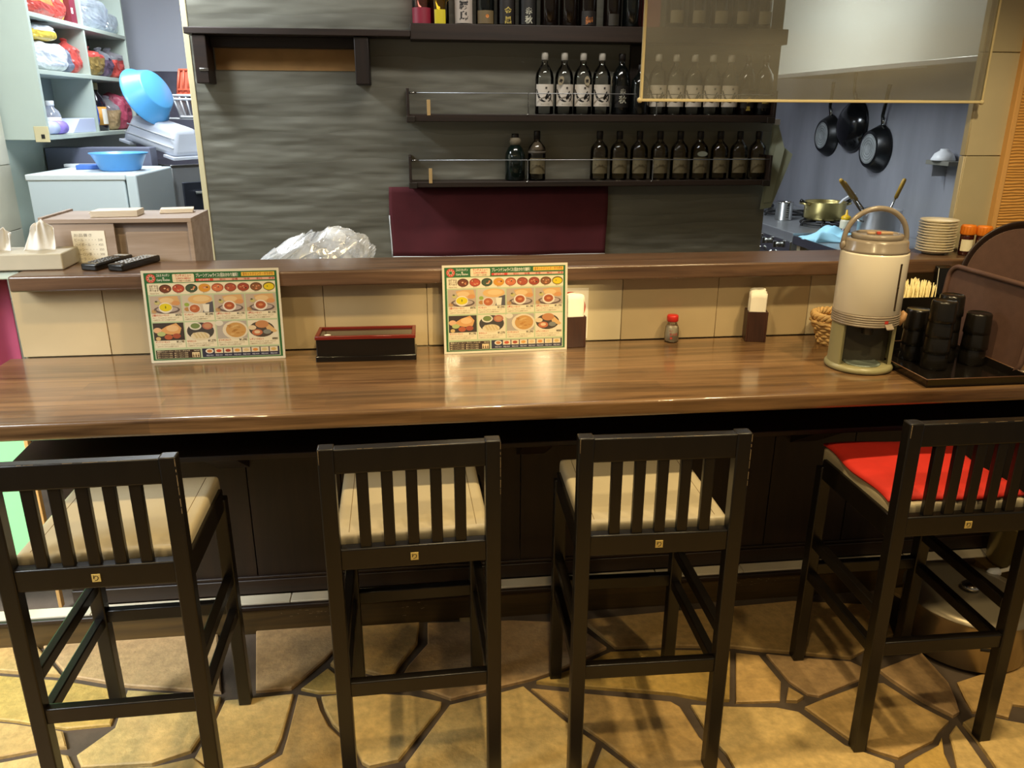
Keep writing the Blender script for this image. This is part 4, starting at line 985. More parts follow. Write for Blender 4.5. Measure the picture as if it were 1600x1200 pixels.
# ---- bottles
G_brown = mat('brown_bottle_glass', '#120a06', .12, coat=.4); G_dark = mat('black_bottle_glass', '#0c0f0e', .10, coat=.5); G_grn = mat('dark_green_glass', '#0f1a16', .10, coat=.5)
G_amber = thin_glass('whisky_glass', (.80, .74, .62, 1), .01); G_yel = thin_glass('yellow_liquor', (.85, .66, .16, 1), .06); G_redl = mat('red_liquor', '#5d1712', .15, coat=.4)
PROF = {'shochu': [(0, .001), (.036, 0), (.0405, .004), (.0405, .150), (.036, .172), (.022, .196), (.0135, .206), (.0125, .232), (.0145, .234), (.0145, .240), (.0125, .241)],
        'square': [(0, .001), (.036, 0), (.040, .004), (.040, .128), (.036, .146), (.020, .164), (.0135, .172), (.0125, .190), (.0125, .196)],
        'tall': [(0, .001), (.035, 0), (.039, .004), (.039, .190), (.034, .215), (.020, .245), (.0140, .262), (.0130, .330), (.0150, .332), (.0150, .342)],
        'round': [(0, .001), (.040, 0), (.045, .005), (.0455, .100), (.043, .118), (.032, .142), (.018, .156), (.0145, .162), (.0140, .190), (.0140, .192)]}
def patch(mb, r, z0, z1, half, n=14, zc=None):
    mb.grid(lambda u, v: (r * math.sin((u - .5) * 2 * half), -r * math.cos((u - .5) * 2 * half), z0 + v * (z1 - z0)), n, 1)
def bottle(label, prof, loc, glass, cap, caph, group, lab=None, words=None, rz=0.0, liquid=None, name='liquor_bottle'):
    t = thing(name, label, 'bottle', loc, rz, group)
    P = PROF[prof]; r = max(p[0] for p in P); top = P[-1][1]
    mb = MB(); mb.lathe(P, 28, cap=False); mb.build('glass_body', glass, t)
    rn = P[-1][0]
    mb = MB(); mb.lathe([(rn + .001, top - .018), (rn + .0025, top - .017), (rn + .0025, top + caph - .003), (rn + .001, top + caph), (0, top + caph)], 20); mb.build('cap', cap, t)
    if liquid:
        mb = MB(); mb.lathe([(p[0] * .93, p[1] + .003) for p in P[1:4]] + [(0, liquid[1])], 24); mb.build('liquid', liquid[0], t)
    if lab:
        m, z0, z1, half = lab; mb = MB(); patch(mb, r + .0007, z0, z1, half); lo = mb.build('label', m, t)
        if words:
            mb = MB(); slots = []
            for body, m2, x, z, h, w in words:
                if m2 not in slots: slots.append(m2)
                mb.mi = slots.index(m2)
                fR = lambda u, v, r=r: ((r + .0013) * math.sin(u / r), -(r + .0013) * math.cos(u / r), v)
                if isinstance(body, str): put_text(mb, body, x, z, h, fR, w, True, True)
                else:
                    for s_ in body: mb._new([fR(q[0], q[1]) for q in s_], [tuple(range(len(s_)))])
            mb.build('label_lettering', slots, lo)
    return t
M_lab = mat('white_label', '#d9cfc0', .6); M_labw = mat('cream_label', '#b9a678', .6); M_capw = mat('silver_white_cap', '#b9b3a6', .4); M_capd = mat('dark_cap', '#1c1512', .4)
def brush(pts, ws):
    """brush stroke as little quads along a path of varying width"""
    out = []
    for i in range(len(pts) - 1):
        (x, y), (x2, y2) = pts[i], pts[i + 1]; l = math.hypot(x2 - x, y2 - y) or 1; nx, ny = -(y2 - y) / l, (x2 - x) / l
        a, b = ws[i], ws[i + 1]
        out.append([(x - nx * a, y - ny * a), (x2 - nx * b, y2 - ny * b), (x2 + nx * b, y2 + ny * b), (x + nx * a, y + ny * a)])
    return out
stroke = brush([(-.043, .104), (-.036, .086), (-.028, .070), (-.016, .058), (-.004, .053), (.001, .056)], [.0025, .004, .0045, .0045, .003, .001]) + \
         brush([(.016, .096), (.010, .084), (.004, .070), (.002, .062), (.010, .070), (.022, .084), (.026, .078), (.024, .064), (.016, .055), (.012, .055)], [.002, .004, .005, .003, .003, .003, .003, .003, .002, .001])
ZM = 1.5885
gA = 'white labelled clear shochu bottles on the middle shelf'
xsA = [.590, .677, .761, .845]; nm = ['leftmost', 'second from the left', 'third from the left', 'fourth from the left']
A0 = None
for i, x in enumerate(xsA):
    A0 = bottle('clear bottle with white brush stroke label, %s in the middle row' % nm[i], 'shochu', (x, 3.678, ZM), thin_glass('shochu_glass_%d' % i, (.955, .96, .95, 1), .012), M_capw, .012, gA,
        (M_lab, .034, .124, 1.15), [(stroke, M_ink, 0, 0, 0, None), ('麦', M_ink, .004, .105, .010, None), ('本格焼酎', M_silver, 0, .040, .006, .04)], math.radians((-3, 4, -2, 3)[i]))
    if i in (1, 2, 3):
        mb = MB(); mb._new([(-.0 + .012 * math.cos(a), 0, .020 * math.sin(a)) for a in [2 * math.pi * k / 20 for k in range(20)]], [tuple(range(20))])
        ng = mb.build('neck_tag', mat('neck_tag_%d' % i, '#a7997c', .6), A0, (-.025 if i == 1 else (.012 if i == 2 else .035), -.0445, .138), (0, math.radians((0, 18, -4, -14)[i]), math.radians((0, 0, 0, 60)[i])), solid=.001)
        mb = MB(); put_text(mb, '麦', 0, -.006, .016, lambda u, v: (u, -.0012, v), None, True, True); mb.build('tag_lettering', M_ink, ng)
xsB = [1.100, 1.182, 1.266, 1.350, 1.434]
for i, x in enumerate(xsB):
    bottle('white labelled clear bottle behind the glass screen, %s on the middle shelf' % ['first from left', 'second from left', 'third from left', 'fourth from left', 'fifth from left'][i], 'shochu', (x, 3.678, ZM), MATS['shochu_glass_0'], M_capw, .012, gA,
        (M_lab, .034, .124, 1.15), [(stroke, M_ink, 0, 0, 0, None), ('麦', M_ink, .004, .105, .010, None)])
gD = 'dark liquor bottles on the middle shelf'
bottle('black bottle with silver calligraphy right of the white labelled row, middle shelf', 'shochu', (.935, 3.682, ZM), G_dark, M_capd, .012, gD, (mat('black_label', '#15120f', .5), .03, .12, .9), [('赤', M_silver, 0, .085, .026, None), ('秋', M_silver, 0, .050, .034, None)])
bottle('plain black bottle beside the upright board on the middle shelf', 'square', (1.015, 3.592 + .062, ZM), G_dark, M_capd, .012, gD)
bottle('dark bottle with a gold label mark behind the lower edge of the glass screen', 'shochu', (1.517, 3.68, ZM), G_brown, M_capd, .012, gD, (mat('black_label2', '#191411', .5), .03, .11, .9), [('金', M_gold, 0, .05, .03, None), ('黒', M_gold, 0, .02, .02, None)])
bottle('dark bottle at the right end of the middle shelf beside the steel wall', 'shochu', (1.598, 3.68, ZM), G_dark, M_capd, .012, gD, (mat('black_label3', '#14110f', .5), .03, .11, .9), [('黒糖', M_gold, 0, .05, .018, None)])
ZB = 1.3045; gC = 'square whisky bottles on the lowest shelf'
bt = bottle('dark green round shouldered bottle standing at the left of the lowest shelf', 'round', (.462, 3.682, ZB), G_grn, M_capd, .010, 'other bottles on the lowest shelf')
mb = MB(); mb.lathe([(.0148, .150), (.024, .156), (.026, .170), (.024, .182), (.0148, .186)], 20); tag(mb.build('neck_ring', mat('pale_neck_paper', '#7c715c', .7), bt), 'pale paper collar around the neck')
wl_ = mat('whisky_label', '#6f6448', .6)
xsC = [.561, .848, .940, 1.034, 1.130, 1.225, 1.320, 1.416, 1.510, 1.600]
for i, x in enumerate(xsC):
    nmx = ['set apart next to the green bottle', 'first of the long row', 'second of the long row', 'third of the long row', 'fourth of the long row', 'fifth of the long row', 'sixth of the row with oval tag', 'seventh of the long row', 'eighth of the long row', 'last of the long row at the right'][i]
    bt = bottle('brown whisky bottle on the lowest shelf, ' + nmx, 'square', (x, 3.682, ZB), G_amber if i else thin_glass('empty_whisky_glass', (.86, .82, .74, 1), .02), M_capd, .018, gC, (wl_, .030, .098, 1.0), [('・・・・', M_ink, 0, .062, .014, .05)])
    if i == 0: mb = MB(); mb.lathe([(.0142, .166), (.030, .142), (.041, .126), (.041, .118)], 20); tag(mb.build('neck_paper', mat('grey_neck_paper', '#6a6155', .7), bt), 'grey paper skirt around the neck')
    if i == 6: mb = MB(); mb._new([(.024 * math.cos(a), 0, .0115 * math.sin(a)) for a in [2 * math.pi * k / 24 for k in range(24)]], [tuple(range(24))]); mb.build('oval_tag', mat('oval_tag', '#8f9384', .5), bt, (.0, -.0425, .115), solid=.001)
ZT = 1.9455; gT = 'bottles on the topmost shelf'
RL = mat('crimson_label', '#8f2338', .5); YL = mat('yellow_label', '#d6c21c', .5); BL = mat('buff_label', '#6b5a3a', .6); MW = mat('washi_label', '#b7aa9d', .7)
top = [('red labelled bottle at the left end of the topmost shelf', .062, 'tall', thin_glass('rose_glass', (.75, .45, .40, 1), .06), (RL, .0, .062, 1.3), None),
       ('yellow liquor bottle second from the left on the topmost shelf', .138, 'tall', G_yel, (YL, .0, .055, .62), None),
       ('bottle with pale label and large black calligraphy on the topmost shelf', .238, 'tall', G_dark, (MW, .004, .15, 1.2), [('霧', M_ink, 0, .060, .040, None), ('島', M_ink, 0, .016, .040, None)]),
       ('dark bottle with a buff label and orange seal on the topmost shelf', .330, 'tall', G_dark, (BL, .004, .055, 1.0), [('●', mat('orange_seal', '#c9792e', .5), .006, .026, .018, None)]),
       ('dark bottle with yellow calligraphy on the topmost shelf', .420, 'tall', G_brown, (mat('black_label4', '#1b1511', .5), .004, .15, .9), [('金', M_gold, .004, .044, .030, None), ('黒', M_gold, .004, .008, .030, None)]),
       ('black bottle with silver calligraphy in the middle of the topmost shelf', .512, 'tall', G_dark, (mat('black_label5', '#161310', .5), .004, .15, .9), [('赤', M_silver, 0, .045, .028, None), ('秋', M_silver, 0, .010, .032, None)]),
       ('plain brown bottle right of the silver calligraphy bottle on the topmost shelf', .605, 'tall', G_brown, None, None),
       ('plain brown bottle left of the copper lettered bottle on the topmost shelf', .690, 'tall', G_brown, None, None),
       ('dark bottle with copper lettering on the topmost shelf', .772, 'tall', G_brown, (mat('black_label6', '#1d1712', .5), .004, .06, .9), [('舞', mat('copper_ink', '#a8642c', .5), 0, .010, .034, None)]),
       ('brown bottle right of the copper lettered one on the topmost shelf', .880, 'tall', G_brown, (mat('dull_label', '#2b261d', .5), .004, .05, .6), None),
       ('dark bottle beside the red carton on the topmost shelf', .965, 'tall', G_dark, None, None)]
for lb, x, pf, gl, la, wo in top: bottle(lb, pf, (x, 3.676, ZT), gl, M_capd, .012, gT, la, wo)
mb = MB(); mb.box(-.034, .034, -.034, .034, 0, .30, .001); o = mb.build('carton', mat('dull_red_carton', '#6a2b2b', .6), None, (1.052, 3.68, ZT)); tag(o, 'dull red carton on the topmost shelf at the screen edge', 'carton')
for i, x in enumerate((1.16, 1.26, 1.36, 1.46, 1.56)):
    bottle('brown bottle on the topmost shelf behind the glass screen, %s of five' % ['first from the left', 'second from the left', 'middle one', 'fourth from the left', 'last on the right'][i], 'tall', (x, 3.676, ZT), G_brown, M_capd, .012, gT, (wl_, .02, .07, .8), None)
# maroon cloth under the lowest shelf
t = thing('wall_cloth', 'maroon cloth hung on the olive wall below the lowest bottle shelf', 'cloth', (0, 3.735, 0))
def clo(u, v): return (-.108 + u * 1.015 + .006 * math.sin(v * 5) * (u - .5), .006 * math.sin(u * 16 + v) * v - .004, 1.274 - v * .318 - .003 * math.sin(u * 3.14))
mb = MB(); mb.grid(clo, 60, 12); mb.build('fabric', mat('maroon_cloth', '#5c2027', .85, var=.12, scale=12), t, solid=.002)
mb = MB(); mb.tube([clo(0, v / 10) for v in range(4, 11)], .0032, 6); mb.tube([clo(u / 20, 1) for u in range(21)], .0026, 6); tag(mb.build('hem', M_white, t), 'white hem along left and lower edge')
# papers clipped at the right end
t = thing('clipped_paper', 'pale green sheets hanging at the right end of the bottle shelves', 'paper', (1.668, 3.70, 0))
mb = MB(); mb._new([(.0, .0, 1.55), (.03, -.005, 1.545), (.045, -.01, 1.46), (.10, -.03, 1.415), (.085, -.02, 1.35), (.03, -.01, 1.17), (-.02, 0, 1.16), (-.004, 0, 1.4)], [tuple(range(8))]); mb.build('sheet', mat('pale_green_sheet', '#a9b3a0', .6), t, solid=.0015)
mb = MB(); mb._new([(.002, -.012, 1.53), (.03, -.014, 1.53), (.055, -.035, 1.44), (.02, -.03, 1.2), (-.01, -.01, 1.19)], [tuple(range(5))]); mb.build('sheet', MATS['pale_green_sheet'], t, solid=.0015)
mb = MB(); mb.box(.0, .03, -.016, .006, 1.545, 1.572, .003); mb.build('clip', M_white, t)
from mathutils import noise
# ------------------------------------------------------------------ right kitchen: steel table, stove, pots, pans, hood
t = thing('steel_table', 'stainless steel kitchen table with a raised lip along the right wall', 'table', (2.47, 3.66, 0))
mb = MB(); mb.box(-.325, .32, -.78, .665, .895, .932, .003); mb.build('table_top', M_steel, t)
mb = MB(); mb.box(-.327, -.318, -.78, .665, .89, .938, .002); mb.build('lip', M_chrome, t)
for y in (-.7, .62):
    for x in (-.29, .28): mb = MB(); mb.box(x - .02, x + .02, y - .02, y + .02, 0, .895); mb.build('leg', M_trim if x < 0 else M_steel, t)
t = thing('gas_stove', 'stainless steel gas stove with shiny knobs behind the steel table', 'stove', (2.47, 4.98, 0))
mb = MB(); mb.box(-.325, .32, -.64, .9, .80, .95, .004); mb.build('cooktop', M_steel, t)
mb = MB(); mb.box(-.31, .31, -.62, .9, 0, .80, .003); mb.build('body', M_steel, t)
mb = MB(); mb.box(-.334, -.322, -.64, .9, .80, .90, .004); pn = mb.build('front_panel', M_chrome, t)
for i in range(8):
    y = -.50 + .155 * i
    mb = MB(); mb.tube([(-.336, y, .865), (-.356, y, .862)], [.018, .016], 12); mb.box(-.372, -.352, y - .005, y + .005, .845, .885, .003); mb.build('knob', M_chrome, pn)
    mb = MB(); mb.tube([(-.345, y + .07, .82), (-.36, y + .07, .80), (-.345, y + .09, .77)], .008, 8); mb.build('gas_cock', M_chrome, pn)
for (bx_, by_) in ((0.0, -.36), (0.0, .16), (-.02, .62)):
    mb = MB(); n = 4
    mb.tube([(bx_ + .13 * math.cos(a), by_ + .13 * math.sin(a), .968) for a in [2 * math.pi * k / 24 for k in range(24)]], .009, 6, True)
    for k in range(6): a = k * math.pi / 3; mb.tube([(bx_ + .05 * math.cos(a), by_ + .05 * math.sin(a), .978), (bx_ + .13 * math.cos(a), by_ + .13 * math.sin(a), .978), (bx_ + .14 * math.cos(a), by_ + .14 * math.sin(a), .951)], .008, 6)
    mb.cyl(.045, .951, .962, 16, bx_, by_); mb.build('burner_grate', mat('cast_iron_%d' % int(by_ * 10), '#171514', .5, var=.2, scale=40), t)
def pot(name, label, loc, r, h, m, cat='pot'):
    t = thing(name, label, cat, loc)
    mb = MB(); mb.lathe([(0, 0), (r * .90, 0), (r * .97, .012), (r, h - .004), (r + .004, h), (r - .001, h + .001), (r - .003, h - .004), (r * .94, .014), (0, .008)], 36); mb.build('body', m, t)
    return t
M_alum = mat('golden_aluminium', '#c3b273', .3, metal=.9)
t = pot('saucepan', 'golden aluminium two-handled pot on the gas stove', (2.49, 4.66, .985), .122, .105, M_alum)
for sx in (-1, 1):
    mb = MB(); mb.tube([(sx * .118, -.04, .088), (sx * .148, -.03, .094), (sx * .155, 0, .096), (sx * .148, .03, .094), (sx * .118, .04, .088)], .006, 8); mb.build('handle', M_alum, t)
    mb = MB(); mb.tube([(sx * .125, 0, .092), (sx * .160, 0, .112)], [.009, .011], 10); mb.build('handle_grip', M_blackp, t)
mb = MB(); mb.tube([(.04, -.02, .05), (.10, -.02, .115), (.145, -.01, .138), (.185, .0, .146)], [.006, .007, .008, .009], 8); o = mb.build('serving_spoon', M_white, None, (2.49, 4.66, .985)); tag(o, 'white spoon leaning in the golden aluminium pot', 'spoon')
t = thing('measuring_cup', 'stainless steel measuring cup with slots standing on the stove', 'cup', (2.345, 4.90, .951))
mb = MB(); mb.lathe([(0, .002), (.050, 0), (.052, .003), (.053, .108), (.056, .112), (.052, .112), (.050, .105), (.049, .004), (0, .004)], 30); mb.build('body', M_chrome, t)
mb = MB()
for k in range(6): mb.grid(lambda u, v, k=k: (.0533 * math.sin(-.15 + u * .3), -.0533 * math.cos(-.15 + u * .3), .02 + .014 * k + v * .004), 3, 1)
tag(mb.build('scale_marks', M_ink, t), 'dark scale marks')
t = thing('squeeze_bottle', 'clear squeeze bottle with yellow nozzle and dark sauce near the golden pot', 'bottle', (2.425, 4.285, .933))
mb = MB(); mb.lathe([(0, 0), (.028, 0), (.030, .003), (.030, .085), (.027, .095), (.022, .098)], 24); mb.build('body', mat('frosted_plastic', '#d9cfb4', .4), t)
mb = MB(); mb.lathe([(.0304, .004), (.0304, .048)], 24); mb.build('sauce', mat('dark_sauce', '#2c1b2a', .3), t)
mb = MB(); mb.lathe([(.026, .096), (.027, .098), (.027, .112), (.020, .116), (.008, .124), (.004, .150), (0, .151)], 20); mb.build('nozzle', mat('yellow_nozzle', '#e3b21c', .35), t)
def clothf(u, v):
    x = (u - .5) * .30; y = (v - .5) * .22; e = min(u, 1 - u, v, 1 - v) * 2
    z = .075 * (1 - math.exp(-e * 5)) * (.55 + .45 * math.sin(u * 6.5 + 1) * math.cos(v * 4)) + .012 * math.sin(u * 17 + v * 9) * e + .008 * math.sin(v * 23 - u * 7) * e
    return (x + .01 * math.sin(v * 8), y + .01 * math.sin(u * 9), max(.001, z))
mb = MB(); mb.grid(clothf, 40, 30); o = mb.build('dish_cloth', mat('light_blue_cloth', '#a5dcee', .9), None, (2.30, 4.19, .934), solid=.002); tag(o, 'crumpled light blue cloth on the steel table corner', 'cloth')
mb = MB(); mb.box(-.05, .05, -.011, .011, 0, .018, .004); mb.mi = 1; mb.box(-.015, .045, -.0115, .0115, .002, .0185, .003); o = mb.build('marker_pen', [M_white, mat('navy_sleeve', '#27304d', .4)], None, (2.33, 3.93, .9335), (0, 0, .3)); tag(o, 'small white and navy object on the steel table below the blue cloth', 'pen')
t = pot('stock_pot', 'tall stainless steel stock pot with two ladles behind the drink dispenser', (2.39, 3.90, .933), .104, .198, M_steel)
for sx in (-1, 1): mb = MB(); mb.tube([(sx * .104, -.035, .14), (sx * .128, -.03, .145), (sx * .128, .03, .145), (sx * .104, .035, .14)], .005, 8); mb.build('handle', M_chrome, t)
def ladle(label, p0, p1):
    t = thing('ladle', label, 'ladle', p0, 0, 'ladles standing in the stock pot')
    v = Vector(p1) - Vector(p0); a = v.normalized()
    mb = MB(); mb.tube([(0, 0, 0), tuple(v * .72)], [.007, .006], 8); mb.build('shaft', M_chrome, t)
    mb = MB(); mb.tube([tuple(v * .70), tuple(v * .97), tuple(v)], [.010, .011, .007], 10); mb.build('wooden_grip', mat('ladle_grip', '#b08a2e', .5), t)
    mb = MB(); mb.ell((0, 0, 0), (.03, .03, .018), 14, 8); mb.build('bowl', M_chrome, t)
ladle('ladle leaning left in the stock pot, left one of the pair', (2.425, 3.93, .97), (2.125, 3.86, 1.285))
ladle('ladle leaning left in the stock pot, right one of the pair', (2.44, 3.89, .97), (2.165, 3.90, 1.270))
ladle('ladle with a yellow grip leaning right out of the stock pot', (2.365, 3.87, .97), (2.445, 3.82, 1.290))
def pan(name, label, loc, r, dep, group, rough=.25, mark=True, hl=.2, tilt=0.0):
    """hangs on the right wall: base faces into the kitchen (-x)"""
    t = thing(name, label, 'pan', loc, 0, group)
    M = Matrix.Rotation(math.radians(-90), 4, 'Y') @ Matrix.Identity(4)
    mb = MB(); mb.M = M
    if mark: prof = [(0, dep), (r * .70, dep), (r * .76, dep - .004), (r * .96, .008), (r, 0), (r * .97, .001), (r * .72, dep - .007), (0, dep - .006)]
    else: prof = [(0, dep), (r * .25, dep * .99), (r * .5, dep * .88), (r * .75, dep * .6), (r * .93, dep * .22), (r, 0), (r * .97, .001), (r * .7, dep * .6), (0, dep - .006)]
    mb.lathe(prof, 40); mb.build('body', mat('black_pan_' + name + str(int(r * 1000)), '#141517', rough, metal=.3, var=.2, scale=12), t)
    if mark:
        mb = MB(); mb.M = M; mb.lathe([(0, dep + .0012), (r * .60, dep + .0012), (r * .62, dep + .0006)], 32); d = mb.build('base_disc', mat('worn_steel_base_%d' % int(r * 1000), '#b9bebe', .45, metal=.5, var=.3, scale=14), t)
        mb = MB(); mb.M = M
        for q in (.2, .3, .4, .5): mb.tube([(r * q * 1.15 * math.cos(a), r * q * 1.15 * math.sin(a), dep + .0014) for a in [2 * math.pi * k / 30 for k in range(30)]], .0012, 4, True)
        mb.build('base_rings', mat('ring_dark_%d' % int(r * 1000), '#5d6263', .5), d)
    dy = math.sin(tilt)
    mb = MB(); mb.tube([(-.012, r * .9 * dy, r * .93), (-.03, (r + .05) * dy, r + .05), (-.035, (r + hl) * dy, r + hl)], [.010, .010, .012], 8); mb.build('handle', M_blackp, t)
    mb = MB(); mb.tube([(-.008, r * .8 * dy, r * .84), (-.020, (r + .035) * dy, r + .035)], [.012, .012], 8); mb.build('handle_socket', M_chrome, t)
    return t
gp = 'black pans hanging on the steel wall'
pan('frying_pan', 'black frying pan with a worn base, leftmost of the pans on the steel wall', (2.795, 5.30, 1.455), .135, .055, gp, .35, True, .2, -.12)
pan('wok', 'shiny black wok hanging between the two frying pans', (2.795, 5.00, 1.520), .165, .085, gp, .14, False, .2, 0)
pan('frying_pan', 'black frying pan with ringed grey base, rightmost of the pans on the steel wall', (2.795, 4.68, 1.395), .140, .070, gp, .3, True, .22, -.22)
mb = MB(); mb.tube([(2.775, 4.3, 1.84), (2.775, 5.6, 1.84)], .006, 8); 
for y in (4.35, 4.9, 5.55): mb.tube([(2.775, y, 1.84), (2.80, y, 1.84)], .005, 6)
tag(mb.build('pan_rail', M_steel), 'steel hanging rail above the pans', 'rail')
t = thing('wall_bracket_shelf', 'small grey shelf at the right of the steel wall', 'shelf', (2.80, 4.0, 1.345))
mb = MB(); mb.box(-.10, 0, -.13, .06, 0, .022, .002); mb.build('board', mat('dull_grey_board', '#77756a', .6), t)
mb = MB(); mb.box(-.08, 0, .02, .028, -.06, 0); mb.build('bracket', M_steel, t)
mb = MB(); mb.lathe([(.058, 0), (.060, .004), (.045, .035), (.022, .050), (.020, .058), (0, .058)], 24, 0, 0); o = mb.build('white_bowl', M_white, None, (2.735, 3.97, 1.3675)); tag(o, 'upturned white bowl on the small shelf of the steel wall', 'bowl')
# near pans behind the plates
t = thing('frying_pan', 'dark frying pan with a black handle lying behind the small plates', 'pan', (2.60, 3.36, .933), 0, None)
mb = MB(); mb.lathe([(0, 0), (.11, 0), (.135, .045), (.138, .045), (.112, .003), (0, .003)], 32); mb.build('body', M_blackp, t)
mb = MB(); mb.tube([(-.13, .03, .04), (-.20, .07, .10), (-.27, .11, .13)], [.010, .014, .016], 10); mb.build('handle', M_blackp, t)
# hood
t = thing('range_hood', 'white sheet metal range hood above the stove on the right wall', 'hood', (2.55, 4.35, 1.812))
mb = MB(); mb.hexa([(-.25, -1.15, 0), (-.20, -1.15, .80), (-.25, 1.0, 0), (-.20, 1.0, .80), (-.235, -1.15, 0), (-.185, -1.15, .80), (-.235, 1.0, 0), (-.185, 1.0, .80)]); mb.build('front_sheet', M_hood, t)
mb = MB(); mb.box(-.25, .245, .98, 1.0, 0, .78); mb.build('end_sheet', M_hood, t)
mb = MB(); mb.box(-.25, .245, -1.15, -1.13, 0, .78); mb.build('end_sheet', M_hood, t)
mb = MB(); mb.box(-.254, -.230, -1.155, 1.005, -.012, .012, .003); mb.build('lower_edge', M_steel, t)
mb = MB(); mb.box(-.225, .24, -1.12, .97, .35, .36); mb.build('filter_panel', M_steel, t)

# ------------------------------------------------------------------ left kitchen
# open wall cabinet with two bays and three levels
cab = thing('wall_cabinet', 'open grey green wall cabinet full of food packages at upper left', 'cabinet', (-2.028, 4.42, 0))
CD = .228; CL = 1.40
mb = MB(); mb.box(0, CD, -.014, .012, 1.455, 2.40, .002); mb.build('side_panel', M_paint, cab)
mb = MB(); mb.box(0, CD, CL - .02, CL, 1.455, 2.40, .002); mb.build('side_panel', M_paint, cab)
mb = MB(); mb.box(0, CD, .012, CL - .02, 1.455, 1.478, .002); mb.build('bottom_board', M_paint, cab)
for z in (1.765, 2.025): mb = MB(); mb.box(0, CD, .012, CL - .02, z, z + .022, .002); mb.build('shelf_board', M_paint, cab)
mb = MB(); mb.box(0, CD - .004, .690, .708, 1.478, 2.38, .002); mb.build('divider', M_paint, cab)
mb = MB(); mb.box(0, .006, .012, CL - .02, 1.478, 2.38); mb.build('back_panel', mat('cabinet_back', '#8b9794', .6), cab)
mb = MB(); mb.box(0, CD, 0, CL - .01, 2.38, 2.40); mb.build('top_board', M_paint, cab)
mb = MB(); mb.box(CD - .062, CD + .006, -.020, -.012, 1.445, 1.52, .002); pl = mb.build('switch_plate', M_trim, cab)
mb = MB(); mb.box(CD - .030, CD - .014, -.024, -.019, 1.462, 1.482, .001); mb.build('switch_button', M_ink, pl)
CX = -2.028 + CD
def pouch(label, y, z, w, h, d, m, m2=None, seed=0, flat=False, roll=0.0, group='food packages in the wall cabinet', twist=False, film=None):
    """crumpled bag standing (or lying) on a cabinet shelf, front face towards +x"""
    r = random.Random(seed); ph = [r.uniform(0, 6.28) for _ in range(6)]
    def f(u, v):
        a = 2 * math.pi * u; b = math.pi * v - math.pi / 2
        cy = math.copysign(abs(math.cos(a)) ** .6, math.cos(a)) * max(0.02, math.cos(b)) ** .35; cx = math.copysign(abs(math.sin(a)) ** .8, math.sin(a)) * max(0.0, math.cos(b)) ** .6
        zz = .5 + .5 * math.copysign(abs(math.sin(b)) ** .8, math.sin(b))
        if twist and zz > .72: k = max(.18, 1 - (zz - .72) * 4.5) if zz < .9 else .18 + (zz - .9) * 4; cy *= k; cx *= k
        q = Vector((d / 2 * cx, w / 2 * cy, h * zz))
        k1 = noise.noise(q * 16 + Vector((seed * 3.1, 0, 0))); k2 = noise.noise(q * 42 + Vector((0, seed * 1.7, 0)))
        n = .20 * k1 + .16 * abs(k2)
        return (d / 2 * (cx * (1 + n) + .5 * n * (1 if cx >= 0 else -1) * .3), w / 2 * cy * (1 + .5 * n), h * zz * (1 + .10 * k1 * (zz > .3)))
    mb = MB(); mb.grid(f, 44, 24, False)
    bm = mb.b
    if m2:
        for F in bm.faces:
            c = F.calc_center_median()
            if c.z > h * .62: F.material_index = 1
    o = mb.build('food_pouch', [m, m2] if m2 else m, None, (CX - .085, 4.42 + y, z + .001), (math.radians(roll), 0, math.radians(r.uniform(-8, 8))))
    tag(o, label, 'package', group); return o
Mr = mat('red_foil', '#c9524a', .3); Mor = mat('orange_foil', '#d98a4e', .3); Mwh = mat('white_foil', '#d9dde6', .3, var=.12, scale=30); Mye = mat('yellow_foil', '#e2c552', .35); Mbr = mat('brown_snack', '#8c7440', .5, var=.3, scale=40); Mcr = mat('crimson_pack', '#b84f66', .4); Mfilm = thin_glass('pouch_film', (.78, .82, .88, 1), .12, .1, .25, (.72, .76, .82, 1), (4, 4, 4)); Mblu = mat('blue_pack', '#3d62c4', .4); Mmar = mat('maroon_box', '#7c2438', .5)
Z1, Z2, Z3 = 1.478, 1.787, 2.047
pouch('red and orange snack packets lying at the near end of the top cabinet shelf', .27, Z3, .36, .10, .14, Mr, Mor, 1)
pouch('orange foil packet leaning on the red packets of the top cabinet shelf', .33, Z3 + .085, .22, .08, .12, Mor, Mye, 2)
pouch('red foil packet in the middle of the top left cabinet bay', .46, Z3, .16, .12, .14, Mr, None, 3)
pouch('yellow packet standing in the top left cabinet bay', .555, Z3, .06, .22, .08, Mye, Mor, 4)
mb = MB(); mb.box(-.06, .06, -.04, .04, 0, .22, .002); mb.mi = 1; mb.box(.0595, .0605, -.03, -.005, .05, .08); mb.box(.0595, .0605, -.03, -.005, .12, .15)
o = mb.build('food_box', [Mmar, M_paper], None, (CX - .08, 4.42 + .632, Z3 + .0005)); tag(o, 'maroon box next to the divider on the top cabinet shelf', 'box', 'food packages in the wall cabinet')
pouch('clear bag of grey packets in the top right cabinet bay', .98, Z3, .40, .17, .15, Mfilm, None, 5)
pouch('clear film bundle at the far end of the top right cabinet bay', 1.28, Z3, .2, .12, .14, Mfilm, None, 15)
pouch('white foil bag with orange print in the middle left cabinet bay', .30, Z2, .36, .14, .15, Mwh, None, 6)
o = pouch('yellow white bag lying on the white foil bag in the middle left bay', .24, Z2 + .145, .26, .075, .12, Mye, Mwh, 7)
pouch('red packet leaning at the divider in the middle left cabinet bay', .60, Z2, .14, .18, .13, Mr, None, 8, twist=True)
pouch('grey packet between the white bag and the red packet in the middle left bay', .505, Z2, .07, .12, .12, mat('slate_pack', '#6d7486', .5), None, 9)
pouch('bag of yellow brown snacks in the middle right cabinet bay', .90, Z2, .24, .17, .15, Mbr, Mr, 10, twist=True)
